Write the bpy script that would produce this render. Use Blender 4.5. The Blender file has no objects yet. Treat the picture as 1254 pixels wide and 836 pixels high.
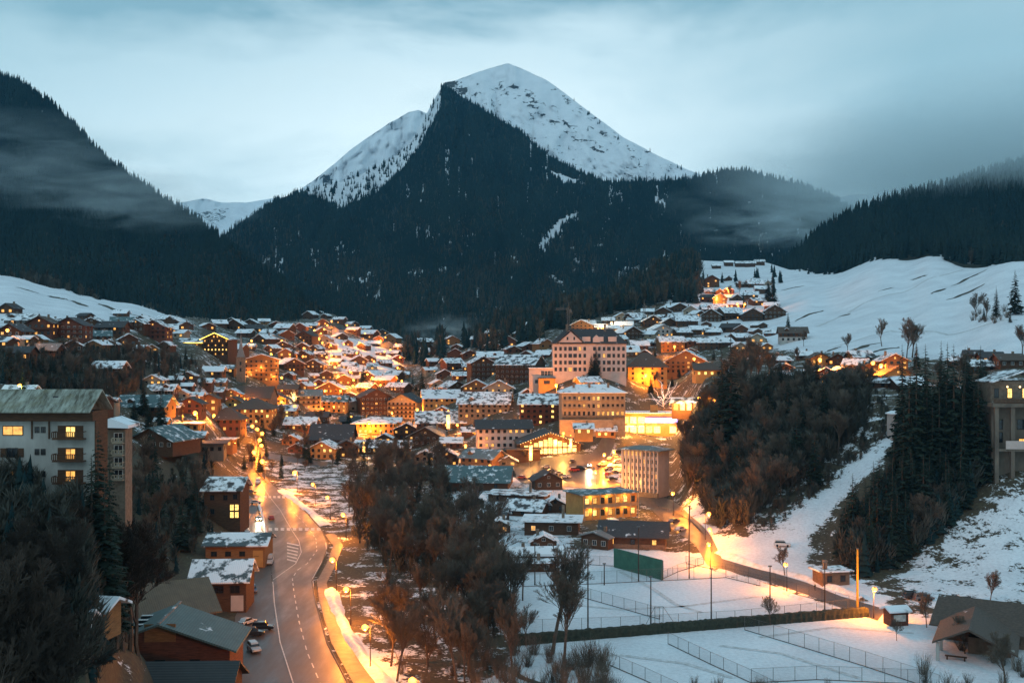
import bpy, math, random
import numpy as np
from mathutils import Vector
R = random.Random(7); RN = np.random.RandomState(11)
SC = bpy.context.scene; COL = SC.collection
F = 1345.0; CX = 627.0; HY = 425.0; CZ = 60.0
PI = math.pi
# ------------------------------------------------------------------ materials
def nodes(name):
    m = bpy.data.materials.new(name); m.use_nodes = True
    nt = m.node_tree; b = nt.nodes['Principled BSDF']
    return m, nt, b
def noise(nt, scale, detail=4, rough=.6, coord='Object', stretch=None, geo=False):
    n = nt.nodes.new('ShaderNodeTexNoise'); n.inputs['Scale'].default_value = scale
    n.inputs['Detail'].default_value = detail; n.inputs['Roughness'].default_value = rough
    if geo:
        t = nt.nodes.new('ShaderNodeNewGeometry'); out = t.outputs['Position']
    else:
        t = nt.nodes.new('ShaderNodeTexCoord'); out = t.outputs[coord]
    if stretch:
        mp = nt.nodes.new('ShaderNodeMapping'); mp.inputs['Scale'].default_value = stretch
        nt.links.new(out, mp.inputs['Vector']); out = mp.outputs['Vector']
    nt.links.new(out, n.inputs['Vector'])
    return n.outputs['Fac']
def ramp(nt, fac, a, b, ca=(0,0,0,1), cb=(1,1,1,1)):
    r = nt.nodes.new('ShaderNodeValToRGB'); r.color_ramp.elements[0].position = a; r.color_ramp.elements[1].position = b
    r.color_ramp.elements[0].color = ca; r.color_ramp.elements[1].color = cb
    nt.links.new(fac, r.inputs['Fac']); return r.outputs['Color']
def mixc(nt, fac, a, b):
    m = nt.nodes.new('ShaderNodeMix'); m.data_type = 'RGBA'
    for s, v in ((m.inputs[0], fac), (m.inputs[6], a), (m.inputs[7], b)):
        if hasattr(v, 'links'): nt.links.new(v, s)
        elif isinstance(v, (int, float)): s.default_value = v
        else: s.default_value = (*v, 1)
    return m.outputs[2]
def math_(nt, op, a, b=0.0, clamp=False):
    m = nt.nodes.new('ShaderNodeMath'); m.operation = op; m.use_clamp = clamp
    for i, v in enumerate((a, b)):
        if hasattr(v, 'links'): nt.links.new(v, m.inputs[i])
        else: m.inputs[i].default_value = v
    return m.outputs[0]
def bump(nt, b, h, dist=.05, strength=.6):
    n = nt.nodes.new('ShaderNodeBump'); n.inputs['Distance'].default_value = dist; n.inputs['Strength'].default_value = strength
    nt.links.new(h, n.inputs['Height']); nt.links.new(n.outputs['Normal'], b.inputs['Normal'])
def surf(name, c, c2=None, scale=1.0, rough=.8, stretch=None, bmp=0, geo=True, metal=0, spec=.3):
    m, nt, b = nodes(name); b.inputs['Roughness'].default_value = rough; b.inputs['Metallic'].default_value = metal
    b.inputs['Specular IOR Level'].default_value = spec
    if c2 is None: c2 = tuple(v*.6 for v in c)
    f = noise(nt, scale, 5, .65, stretch=stretch, geo=geo)
    nt.links.new(mixc(nt, ramp(nt, f, .35, .65), c2, c), b.inputs['Base Color'])
    if bmp: bump(nt, b, f, bmp)
    return m
SNOW = (.80, .83, .87)
def emis(name, c, s):
    m, nt, b = nodes(name); b.inputs['Base Color'].default_value = (.3, .25, .2, 1)
    b.inputs['Emission Color'].default_value = (*c, 1); b.inputs['Emission Strength'].default_value = s
    return m
def roofmat(name, base, base2, cover, scale=.35, sc2=None):
    """roof with snow lying on it: cover 0..1"""
    m, nt, b = nodes(name)
    f = noise(nt, scale, 6, .62, geo=True, stretch=sc2)
    k = ramp(nt, f, max(0, .98-cover-.05), min(1, .98-cover+.05))
    g = noise(nt, 1.6, 4, .6, geo=True, stretch=(1, 1, 4))
    base_c = mixc(nt, ramp(nt, g, .35, .7), base2, base)
    nt.links.new(mixc(nt, k, base_c, SNOW), b.inputs['Base Color'])
    b.inputs['Roughness'].default_value = .75; bump(nt, b, k, .12, .8)
    return m
def halo_globe(name, core, edge, s):  # emission fades to the rim, painting a lamp's halo onto its globe
    m, nt, b = nodes(name); lw = nt.nodes.new('ShaderNodeLayerWeight'); lw.inputs['Blend'].default_value = .42
    f = ramp(nt, lw.outputs['Facing'], .1, .85)
    nt.links.new(mixc(nt, f, core, edge), b.inputs['Emission Color']); b.inputs['Emission Strength'].default_value = s; b.inputs['Base Color'].default_value = (.3, .2, .1, 1); return m
def glass_lit(name, c, s):
    m, nt, b = nodes(name)
    f = noise(nt, 1.3, 2, .5, geo=True)
    nt.links.new(mixc(nt, ramp(nt, f, .35, .65), tuple(v*.45 for v in c), c), b.inputs['Emission Color'])
    b.inputs['Emission Strength'].default_value = s; b.inputs['Base Color'].default_value = (.1, .07, .04, 1); b.inputs['Roughness'].default_value = .2
    return m
M = {
 'wood': surf('dark_wood_boards', (.11, .055, .03), (.05, .028, .018), .8, .85, (1, 1, 9), .02),
 'redwood': surf('red_brown_boards', (.17, .065, .04), (.08, .035, .025), .8, .85, (1, 1, 9), .02),
 'honey': surf('honey_wood_boards', (.30, .15, .06), (.17, .08, .035), .8, .8, (1, 1, 9), .02),
 'cream': surf('cream_render', (.36, .30, .22), (.25, .20, .15), .5, .9),
 'white': surf('aged_white_render', (.46, .45, .42), (.30, .29, .27), .35, .9, (1, 1, .4)),
 'pink': surf('pale_pink_render', (.52, .45, .42), (.44, .37, .34), .4, .9),
 'ochre': surf('ochre_render', (.50, .27, .09), (.38, .20, .07), .4, .9),
 'stone': surf('rubble_stone', (.21, .17, .13), (.11, .09, .07), 1.4, .9, None, .04),
 'concrete': surf('stained_concrete', (.17, .145, .115), (.10, .085, .07), .4, .85, (1, 1, .5)),
 'rsnow': roofmat('roof_under_snow', (.06, .055, .05), (.03, .03, .03), .60),
 'rsnowb': roofmat('roof_half_under_snow', (.06, .05, .045), (.03, .028, .028), .54, .5),
 'rsnowc': roofmat('roof_mostly_under_snow', (.05, .05, .055), (.03, .03, .03), .57, .22, (1, 1, 3)),
 'rpatch': roofmat('roof_patchy_snow', (.075, .07, .07), (.04, .04, .042), .50),
 'rdark': roofmat('dark_slate_roof', (.055, .052, .055), (.03, .03, .033), .30),
 'rbrown': roofmat('brown_tile_roof', (.11, .075, .055), (.06, .042, .033), .28),
 'rteal': roofmat('teal_metal_roof', (.09, .16, .17), (.055, .10, .11), .40),
 'rgrey': roofmat('grey_metal_roof', (.20, .21, .21), (.12, .13, .13), .36),
 'rmoss': roofmat('weathered_lichen_roof', (.30, .33, .27), (.085, .085, .065), .12),
 'moss2': None,
 'frame': surf('dark_window_frame', (.05, .035, .025)),
 'framew': surf('white_window_frame', (.6, .58, .54)),
 'glass': surf('dark_window_glass', (.02, .025, .03), (.012, .014, .018), .5, .12, spec=.6),
 'lit': glass_lit('lit_window_glass', (1, .46, .10), 1.5),
 'lity': glass_lit('bright_lit_glass', (1, .60, .16), 2.4),
 'shopglass': glass_lit('shop_front_glass', (1, .60, .18), 3.6),
 'metal': surf('galvanised_metal', (.16, .15, .14), (.10, .10, .10), 2, .5, metal=.4),
 'pole': surf('brown_painted_pole', (.07, .05, .04)),
 'yellow_lit': surf('lamplight_yellow_metal', (.5, .33, .04)),  # yellow of the lamplight put into the colour of pole and guard rail
 'bulb': halo_globe('sodium_lamp_halo_globe', (1, .36, .045), (.22, .045, .002), 6.5),
 'bulbw': halo_globe('warm_white_lamp_halo_globe', (1, .7, .32), (.4, .16, .04), 4),
 'bulbg': emis('greenish_lamp_glow', (.85, 1, .12), 40),
 'string': emis('fairy_light_glow', (1, .6, .2), 5),
 'stringw': emis('white_fairy_light_glow', (1, .80, .68), 2.2),
 'stringy': emis('yellow_eave_light_glow', (1, .62, .08), 3.5),
 'red': emis('tail_lamp_glow', (1, .05, .02), 4),
 'headlamp': emis('headlamp_glow', (1, .80, .5), 60),
 'bluesign': emis('blue_sign_glow', (.28, .2, 1), 3),
 'whitesign': emis('white_sign_glow', (1, .86, .95), 4.5),
 'tyre': surf('black_rubber', (.02, .02, .02)),
 'rim': surf('alloy_wheel', (.4, .4, .4), metal=.6, rough=.4),
 'bark': surf('grey_brown_bark', (.13, .095, .07), (.07, .05, .04), 1.2, .95),
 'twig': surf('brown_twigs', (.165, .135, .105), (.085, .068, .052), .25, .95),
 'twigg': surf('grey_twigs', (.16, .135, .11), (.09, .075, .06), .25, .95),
 'needle': surf('spruce_needles', (.030, .048, .032), (.014, .026, .02), .4, .9),
 'hedge': surf('clipped_hedge_leaves', (.055, .055, .038), (.025, .03, .022), 1.5, .95, None, .1),
 'green': surf('green_painted_boards', (.06, .16, .11), (.045, .12, .085), .6, .7),
 'brick': surf('brown_brick', (.20, .13, .09), (.12, .08, .055), 1.2, .9, None, .03),
 'white_paint': surf('road_paint', (.72, .70, .66), (.45, .43, .4), 1.0, .6),
 'asphalt': None, 'snow': None,
 'shadetwig': surf('shade_darkened_twigs', (.055, .042, .032), (.03, .024, .02), .25, .95),  # twig brown darkened: the near slope's shade is put into the colour
 'tracks': surf('trampled_snow', (.70, .72, .75), (.42, .42, .42), .9, .8, None, .1),
}
def car_paint(n, c):
    m, nt, b = nodes(n); b.inputs['Base Color'].default_value = (*c, 1); b.inputs['Roughness'].default_value = .28; b.inputs['Metallic'].default_value = .2
    b.inputs['Coat Weight'].default_value = .6
    return m
PAINT = {'white': car_paint('white_car_paint', (.6, .6, .6)), 'silver': car_paint('silver_car_paint', (.36, .37, .38)), 'black': car_paint('black_car_paint', (.018, .018, .02)),
 'red': car_paint('red_car_paint', (.3, .03, .02)), 'grey': car_paint('grey_car_paint', (.12, .125, .13)), 'blue': car_paint('blue_car_paint', (.03, .05, .11))}
# asphalt: wet patches
m, nt, b = nodes('wet_asphalt')
f = noise(nt, .12, 6, .65, geo=True, stretch=(2, .35, 1)); g = noise(nt, 3, 4, .7, geo=True)
c = mixc(nt, ramp(nt, f, .4, .65), (.045, .04, .037), (.10, .09, .082)); c = mixc(nt, math_(nt, 'MULTIPLY', g, .35), c, (.16, .14, .13))
nt.links.new(c, b.inputs['Base Color']); nt.links.new(ramp(nt, f, .35, .7, (.28, .28, .28, 1), (.65, .65, .65, 1)), b.inputs['Roughness'])
bump(nt, b, g, .01); M['asphalt'] = m
m, nt, b = nodes('trodden_snow')
f = noise(nt, .5, 6, .7, geo=True)
nt.links.new(mixc(nt, ramp(nt, f, .3, .6), (.55, .53, .5), SNOW), b.inputs['Base Color']); b.inputs['Roughness'].default_value = .6; bump(nt, b, f, .12); M['snow'] = m
# streaky weathered roof (near white block)
m, nt, b = nodes('streaked_lichen_roof')
f = noise(nt, 1.1, 6, .75, geo=True, stretch=(1.2, .25, .25)); g = noise(nt, .4, 3, .6, geo=True)
c = mixc(nt, ramp(nt, f, .38, .62), (.07, .065, .045), (.33, .36, .31)); c = mixc(nt, ramp(nt, g, .5, .8), c, (.16, .15, .09))
nt.links.new(c, b.inputs['Base Color']); b.inputs['Roughness'].default_value = .85; bump(nt, b, f, .06); M['moss2'] = m
# corrugated/tile roofs seen close
def ribbed(name, c1, c2, cover, axis=(1, 0, 0), per=.45):
    m, nt, b = nodes(name)
    w = nt.nodes.new('ShaderNodeTexWave'); w.inputs['Scale'].default_value = 1.0/per/3.1; w.inputs['Distortion'].default_value = .4; w.inputs['Detail'].default_value = 2
    w.bands_direction = 'X' if axis[0] else 'Y'
    t = nt.nodes.new('ShaderNodeTexCoord'); nt.links.new(t.outputs['Object'], w.inputs['Vector'])
    f = noise(nt, .5, 6, .7, geo=True)
    cc = mixc(nt, ramp(nt, f, .3, .7), c2, c1)
    cc = mixc(nt, math_(nt, 'MULTIPLY', w.outputs['Fac'], .5), cc, tuple(v*.45 for v in c1))
    k = ramp(nt, noise(nt, .16, 7, .62, geo=True), .98-cover, 1.02-cover)
    nt.links.new(mixc(nt, k, cc, SNOW), b.inputs['Base Color'])
    bump(nt, b, w.outputs['Fac'], .05, .7); b.inputs['Roughness'].default_value = .6
    return m
M['ribteal'] = ribbed('ribbed_teal_roof', (.11, .17, .165), (.07, .11, .11), .34)
M['ribsnow'] = ribbed('ribbed_roof_half_snowed', (.08, .11, .12), (.05, .065, .07), .52)
M['ribbrown'] = ribbed('ribbed_ochre_brown_roof', (.17, .125, .075), (.10, .07, .045), .22)
M['ribgrey'] = ribbed('ribbed_green_grey_roof', (.20, .21, .18), (.12, .13, .11), .25)
M['ribdark'] = ribbed('tiled_dark_roof', (.05, .05, .052), (.032, .032, .034), .27, (0, 1, 0), .5)
# ------------------------------------------------------------------ mesh builder
class MB:
    def __init__(s): s.v = []; s.f = []
    def box(s, x0, x1, y0, y1, z0, z1):
        n = len(s.v)
        s.v += [(x0,y0,z0),(x1,y0,z0),(x1,y1,z0),(x0,y1,z0),(x0,y0,z1),(x1,y0,z1),(x1,y1,z1),(x0,y1,z1)]
        s.f += [(n,n+3,n+2,n+1),(n+4,n+5,n+6,n+7),(n,n+1,n+5,n+4),(n+1,n+2,n+6,n+5),(n+2,n+3,n+7,n+6),(n+3,n,n+4,n+7)]
        return s
    def prism(s, poly, axis, a, b):
        """poly: 2-D points; axis 'x': (y,z) extruded in x; 'y': (x,z) extruded in y; 'z': (x,y) extruded in z"""
        n = len(s.v); k = len(poly)
        for t in (a, b):
            for p, q in poly:
                s.v.append((t, p, q) if axis == 'x' else (p, t, q) if axis == 'y' else (p, q, t))
        s.f.append(tuple(range(n, n+k))[::-1]); s.f.append(tuple(range(n+k, n+2*k)))
        for i in range(k):
            j = (i+1) % k; s.f.append((n+i, n+j, n+k+j, n+k+i))
        return s
    def tube(s, p, q, r0, r1, k=6, cap=True):
        p = Vector(p); q = Vector(q); d = (q-p)
        if d.length < 1e-6: return s
        d.normalize(); u = d.orthogonal().normalized(); w = d.cross(u); n = len(s.v)
        for c, r in ((p, r0), (q, r1)):
            for i in range(k):
                a = 2*PI*i/k; s.v.append(tuple(c+u*(math.cos(a)*r)+w*(math.sin(a)*r)))
        for i in range(k):
            j = (i+1) % k; s.f.append((n+i, n+j, n+k+j, n+k+i))
        if cap: s.f.append(tuple(range(n+k, n+2*k))); s.f.append(tuple(range(n, n+k))[::-1])
        return s
    def ball(s, c, r, rz=None, k=10, m=6):
        rz = rz or r; n = len(s.v)
        s.v.append((c[0], c[1], c[2]-rz))
        for j in range(1, m):
            th = PI*j/m
            for i in range(k):
                a = 2*PI*i/k; s.v.append((c[0]+math.sin(th)*math.cos(a)*r, c[1]+math.sin(th)*math.sin(a)*r, c[2]-math.cos(th)*rz))
        s.v.append((c[0], c[1], c[2]+rz)); e = len(s.v)-1
        for i in range(k):
            j = (i+1) % k; s.f.append((n, n+1+j, n+1+i)); s.f.append((e, e-k+i, e-k+j))
            for q in range(m-2):
                a0 = n+1+q*k; s.f.append((a0+i, a0+j, a0+k+j, a0+k+i))
        return s
    def quad(s, a, b, c, d):
        n = len(s.v); s.v += [tuple(a), tuple(b), tuple(c), tuple(d)]; s.f.append((n, n+1, n+2, n+3)); return s
    def tri(s, a, b, c):
        n = len(s.v); s.v += [tuple(a), tuple(b), tuple(c)]; s.f.append((n, n+1, n+2)); return s
    def mesh(s, name, mat):
        me = bpy.data.meshes.new(name); me.from_pydata(s.v, [], s.f); me.update()
        if mat is not None: me.materials.append(mat)
        return me
    def build(s, name, mat, parent=None, smooth=False):
        me = s.mesh(name, mat)
        if smooth: me.shade_smooth()
        return link(name, me, parent)
def link(name, me, parent=None, loc=None, rotz=None, scale=None):
    o = bpy.data.objects.new(name, me); COL.objects.link(o)
    if parent is not None: o.parent = parent
    if loc is not None: o.location = loc
    if rotz is not None: o.rotation_euler = (0, 0, rotz)
    if scale is not None: o.scale = (scale,)*3 if isinstance(scale, (int, float)) else scale
    return o
def tag(o, label=None, cat=None, group=None, kind=None):
    if label: o['label'] = label
    if cat: o['category'] = cat
    if group: o['group'] = group
    if kind: o['kind'] = kind
    return o
def empty(name, loc, rz=0, label=None, cat=None, group=None, scale=None):
    o = bpy.data.objects.new(name, None); COL.objects.link(o); o.location = loc; o.rotation_euler = (0, 0, rz)
    o.empty_display_size = 1
    if scale: o.scale = (scale,)*3 if isinstance(scale, (int, float)) else scale
    return tag(o, label, cat, group)
KIDS = {}
def copy_tree(o, loc, rz=0, scale=None, label=None, group=None):
    if o.name not in KIDS: KIDS[o.name] = [(c, [g for g in c.children]) for c in o.children]
    r = o.copy(); COL.objects.link(r); r.location = loc; r.rotation_euler = (0, 0, rz)
    if scale is not None: r.scale = (scale,)*3 if isinstance(scale, (int, float)) else scale
    if label: r['label'] = label
    if group: r['group'] = group
    for ch, gs in KIDS[o.name]:
        c = ch.copy(); COL.objects.link(c); c.parent = r
        for g in gs:
            d = g.copy(); COL.objects.link(d); d.parent = c
    return r
def move_tree(o, loc, rz, scale, label, group):
    if o.name not in KIDS: KIDS[o.name] = [(c, [g for g in c.children]) for c in o.children]
    o.location = loc; o.rotation_euler = (0, 0, rz); o.scale = (scale,)*3 if isinstance(scale, (int, float)) else scale
    tag(o, label, None, group)
# ------------------------------------------------------------------ noise + geometry helpers
_tab = np.random.RandomState(3).rand(256, 256)
def vnoise(x, y):
    x = np.asarray(x, float); y = np.asarray(y, float)
    xi = np.floor(x).astype(int); yi = np.floor(y).astype(int); fx = x-xi; fy = y-yi
    fx = fx*fx*(3-2*fx); fy = fy*fy*(3-2*fy)
    a = _tab[xi & 255, yi & 255]; b = _tab[(xi+1) & 255, yi & 255]; c = _tab[xi & 255, (yi+1) & 255]; d = _tab[(xi+1) & 255, (yi+1) & 255]
    return (a*(1-fx)+b*fx)*(1-fy)+(c*(1-fx)+d*fx)*fy
def fbm(x, y, o=5, g=.5):
    s = 0; a = 1; t = 0
    for i in range(o): s = s+a*vnoise(x*2**i+17.3*i, y*2**i+9.1*i); t += a; a *= g
    return s/t-.5
def inpoly(x, y, poly):
    x = np.asarray(x, float); y = np.asarray(y, float); r = np.zeros(np.broadcast(x, y).shape, bool)
    n = len(poly)
    for i in range(n):
        x1, y1 = poly[i]; x2, y2 = poly[(i+1) % n]
        if y1 == y2: continue
        r ^= ((y1 > y) != (y2 > y)) & (x < (x2-x1)*(y-y1)/(y2-y1)+x1)
    return r
def P3(px, py, D): return np.array(((px-CX)/F*D, D, CZ-(py-HY)/F*D))
# ------------------------------------------------------------------ terrain
TC = {
 -400: [(50,10),(100,25),(150,40),(200,42),(300,46),(450,60),(600,78),(900,120),(1200,150),(1700,150)],
 0: [(50,5),(100,24),(130,38),(146,41),(200,42),(300,44),(380,48),(450,58),(600,75),(750,97),(900,119),(1200,150),(1700,150)],
 75: [(50,2),(100,14),(130,35),(146,39),(190,36),(300,36),(400,40),(500,52),(600,70),(750,90),(900,107),(1200,130),(1700,140)],
 105: [(50,0),(110,20),(132,34),(148,37),(168,34),(190,20),(210,14),(300,28),(400,36),(500,50),(600,66),(750,86),(900,101),(1200,120),(1700,133)],
 122: [(50,0),(110,14),(145,27),(165,26),(192,8),(215,8),(300,24),(400,34),(500,48),(600,64),(750,84),(900,98),(1200,115),(1700,130)],
 150: [(50,0),(130,8),(165,16),(182,12),(200,2),(250,5),(300,12),(400,26),(500,40),(600,57),(700,75),(900,96),(1200,110),(1700,120)],
 230: [(50,0),(200,0),(250,1),(300,4),(400,14),(500,28),(600,42),(700,58),(850,76),(1000,88),(1300,100),(1700,110)],
 300: [(50,0),(300,0),(400,1.5),(500,4),(600,15),(670,34),(740,46),(800,54),(900,66),(1000,78),(1100,86),(1300,90),(1700,90)],
 350: [(50,0),(300,0),(400,1),(500,3),(600,10),(700,26),(800,44),(900,62),(1000,76),(1100,84),(1300,92),(1700,90)],
 400: [(50,0),(400,0),(500,2),(600,6),(700,14),(800,27),(950,50),(1100,72),(1300,96),(1450,106),(1700,90)],
 460: [(50,0),(400,0),(500,1),(600,5),(700,12),(800,23),(950,42),(1100,60),(1300,74),(1700,80)],
 500: [(50,0),(500,0),(600,4),(700,10),(800,20),(900,31),(1000,41),(1200,56),(1400,66),(1700,70)],
 560: [(50,0),(400,0),(500,3),(600,12),(700,26),(800,38),(1000,58),(1200,68),(1700,70)],
 620: [(50,0),(350,0),(450,2),(500,5),(560,13),(620,25),(700,40),(800,54),(1000,74),(1200,86),(1700,80)],
 720: [(50,0),(300,0),(400,1),(450,2),(480,4),(520,12),(560,21),(600,31),(640,45),(700,51),(850,70),(1000,90),(1200,108),(1700,110)],
 820: [(50,0),(300,0),(400,1),(450,2),(500,8),(560,16),(620,27),(700,45),(800,65),(900,84),(1000,99),(1100,116),(1300,154),(1480,182),(1600,180),(1700,170)],
 870: [(50,0),(300,0),(380,6),(440,30),(480,40),(560,46),(700,54),(800,67),(900,85),(1000,100),(1200,136),(1400,168),(1520,180),(1700,170)],
 930: [(50,0),(300,0),(325,3),(380,22),(440,42),(550,48),(700,58),(900,86),(1000,102),(1200,138),(1400,168),(1520,178),(1700,170)],
 1000: [(50,0),(280,0),(310,1),(350,15),(420,38),(500,48),(600,54),(700,66),(900,96),(1100,128),(1250,150),(1350,150),(1700,150)],
 1100: [(50,0),(270,0),(292,2),(335,20),(400,38),(500,49),(600,60),(700,74),(850,105),(1000,140),(1080,155),(1200,155),(1700,160)],
 1150: [(50,0),(260,0),(285,2),(325,20),(400,38),(500,50),(600,65),(700,83),(850,115),(960,142),(1100,150),(1700,160)],
 1254: [(50,0),(245,0),(275,3),(298,12),(315,25),(350,32),(400,40),(500,58),(600,80),(700,102),(790,122),(1000,140),(1700,160)],
 1650: [(50,0),(240,0),(270,6),(298,18),(315,28),(350,35),(400,42),(500,62),(600,85),(700,108),(790,130),(1000,150),(1700,170)],
}
_us = sorted(TC)
_Dg = np.concatenate([np.arange(40, 340, 4), np.arange(340, 700, 7), np.arange(700, 1700, 14), [1700, 1750, 2200, 3000, 6000]])
_Zc = []
for u in _us:
    d, z = zip(*TC[u]); zz = np.interp(_Dg, d, z); zz[_Dg > 1745] = np.where(_Dg[_Dg > 1745] > 2500, 0, 40); _Zc.append(zz)
_Zc = np.array(_Zc)
_uf = np.arange(-400, 1651, 8.0)
_w = np.interp(_uf, _us, range(len(_us)))
_i0 = np.minimum(_w.astype(int), len(_us)-2); _fr = (_w-_i0); _fr = _fr*_fr*(3-2*_fr)
_Zg = _Zc[_i0]*(1-_fr[:, None])+_Zc[_i0+1]*_fr[:, None]
# smooth along depth a little
for _ in range(2):
    z2 = _Zg.copy(); z2[:, 1:-6] = (_Zg[:, :-7]+2*_Zg[:, 1:-6]+_Zg[:, 2:-5])/4; _Zg = z2
_X = (_uf[:, None]-CX)/F*_Dg[None, :]; _Y = np.broadcast_to(_Dg[None, :], _X.shape)
_rough = np.clip(_Zg/12, 0, 1)
_Zg = _Zg+fbm(_X/28, _Y/28, 4)*2.2*_rough
_PY = HY-(_Zg-CZ)*F/_Dg[None, :]
def tz(x, y):
    """ground height at world x, y"""
    u = CX+x*F/y; i = min(max((u+400)/8.0, 0), len(_uf)-1.001); j = np.interp(y, _Dg, np.arange(len(_Dg))); j = min(j, len(_Dg)-1.001)
    a = int(i); b = int(j); fa = i-a; fb = j-b
    return float((_Zg[a, b]*(1-fa)+_Zg[a+1, b]*fa)*(1-fb)+(_Zg[a, b+1]*(1-fa)+_Zg[a+1, b+1]*fa)*fb)
def ray(px, py, h=0.0, dmin=60):
    """depth where the ray through px,py first meets the ground raised by h"""
    D = dmin; prev = None
    while D < 2600:
        z = tz((px-CX)/F*D, D)+h; rz = CZ-(py-HY)/F*D; g = rz-z
        if g <= 0:
            if prev is None: return D
            d0, g0 = prev; return d0+(D-d0)*g0/(g0-g)
        prev = (D, g); D += 2.0+D*.004
    return None
def G(px, py, h=0.0, dmin=60, lift=0.0):
    D = ray(px, py, h, dmin)
    if D is None: D = 1500.
    x = (px-CX)/F*D
    return Vector((x, D, tz(x, D)+lift))
# snow on the ground: pixel polygons (later ones win)
SNOWP = [
 ([(-500,900),(330,900),(345,836),(310,600),(250,560),(-500,480)], .30),
 ([(-500,330),(0,300),(110,335),(225,392),(230,412),(150,402),(-500,390)], 1.0),
 ([(225,470),(270,470),(330,500),(300,520),(180,470)], .62),
 ([(120,450),(200,455),(235,480),(150,500)], .25),
 ([(400,410),(470,420),(490,450),(440,470),(405,440)], .80),
 ([(330,560),(440,700),(440,840),(560,840),(560,560),(450,540)], .42),
 ([(440,695),(620,700),(600,836),(440,836)], .46),
 ([(395,735),(405,735),(425,775),(500,836),(470,836),(430,800)], 1.1),
 ([(320,560),(430,560),(440,650),(390,640),(340,600)], .50),
 ([(545,690),(640,675),(760,672),(862,680),(870,700),(1000,740),(1110,755),(1300,780),(1300,900),(560,900),(640,790)], 1.1),
 ([(740,545),(800,560),(800,620),(700,600),(700,560)], .55),
 ([(560,560),(700,560),(700,680),(560,690)], .62),
 ([(820,340),(950,300),(1400,280),(1400,440),(1180,440),(930,425),(820,400)], 1.05),
 ([(840,325),(870,318),(945,322),(940,332),(890,344),(855,345)], 1.1),
 ([(1290,600),(1220,605),(1190,640),(1100,705),(1110,740),(1400,760),(1400,600)], .62),
 ([(1090,530),(1105,540),(1050,590),(1000,640),(985,700),(930,690),(900,665),(960,640),(1040,570)], .72),
 ([(860,655),(910,660),(980,690),(1060,715),(1100,745),(1060,745),(940,712),(870,690)], .85),
 ([(830,610),(860,620),(880,660),(850,650)], .7),
 ([(860,460),(1090,455),(1085,530),(1030,575),(950,640),(880,655),(850,610),(835,560)], .42),
 ([(1100,455),(1210,460),(1205,600),(1110,695),(1000,690),(1050,600),(1095,545)], .32),
]
def snow_at(U, Yp, D):
    s = np.full(U.shape, .40)
    for poly, v in SNOWP: s[inpoly(U, Yp, poly)] = v
    return s
# ------------------------------------------------------------------ ground sheet
def grid_mesh(name, X, Y, Z, attrs, mat, smooth=True):
    a, b = X.shape
    co = np.stack([X, Y, Z], -1).reshape(-1, 3).astype(np.float32)
    idx = np.arange(a*b).reshape(a, b)
    q = np.stack([idx[:-1, :-1], idx[1:, :-1], idx[1:, 1:], idx[:-1, 1:]], -1).reshape(-1, 4)
    me = bpy.data.meshes.new(name)
    me.vertices.add(len(co)); me.vertices.foreach_set('co', co.ravel())
    me.loops.add(q.size); me.loops.foreach_set('vertex_index', q.ravel().astype(np.int32))
    me.polygons.add(len(q)); me.polygons.foreach_set('loop_start', np.arange(0, q.size, 4, dtype=np.int32)); me.polygons.foreach_set('loop_total', np.full(len(q), 4, np.int32))
    me.update(calc_edges=True); me.validate()
    for k, v in attrs.items():
        at = me.attributes.new(k, 'FLOAT', 'POINT'); at.data.foreach_set('value', v.ravel().astype(np.float32))
    if smooth: me.shade_smooth()
    me.materials.append(mat)
    o = bpy.data.objects.new(name, me); COL.objects.link(o); return o
def attr(nt, name):
    a = nt.nodes.new('ShaderNodeAttribute'); a.attribute_name = name; return a.outputs['Fac']
def ground_mat(name, sc, grass, dirt, rock=None):
    m, nt, b = nodes(name)
    n1 = noise(nt, sc, 8, .68, geo=True); n2 = noise(nt, sc*7, 5, .7, geo=True); n3 = noise(nt, sc*.35, 3, .5, geo=True)
    v = math_(nt, 'ADD', math_(nt, 'MULTIPLY', n1, .65), math_(nt, 'MULTIPLY', n2, .35))
    v = math_(nt, 'ADD', v, math_(nt, 'SUBTRACT', attr(nt, 'snow'), .5))
    k = ramp(nt, v, .49, .52)
    d = mixc(nt, ramp(nt, n2, .4, .65), dirt, grass)
    if rock: d = mixc(nt, ramp(nt, n3, .42, .6), d, rock)
    sn = mixc(nt, ramp(nt, math_(nt, 'ADD', math_(nt, 'MULTIPLY', n2, .6), math_(nt, 'MULTIPLY', n3, .4)), .38, .6), (.60, .62, .66), SNOW)
    nt.links.new(mixc(nt, k, d, sn), b.inputs['Base Color']); b.inputs['Roughness'].default_value = .8; b.inputs['Specular IOR Level'].default_value = .2
    h = math_(nt, 'ADD', math_(nt, 'MULTIPLY', k, .5), n2); bump(nt, b, h, .35/sc*.06, .7)
    return m
_S = snow_at(np.broadcast_to(_uf[:, None], _PY.shape), _PY, None)
# soften the edges a little
for _ in range(1):
    t = _S.copy(); t[1:-1, 1:-1] = (_S[:-2, 1:-1]+_S[2:, 1:-1]+_S[1:-1, :-2]+_S[1:-1, 2:]+2*_S[1:-1, 1:-1])/6; _S = t
_S = _S*.55+.22+np.where(_S > .95, .25, 0)
ground = grid_mesh('ground', _X, _Y, _Zg, {'snow': _S}, ground_mat('snowy_ground', .16, (.10, .085, .05), (.055, .043, .032)))
tag(ground, kind='structure')
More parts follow.
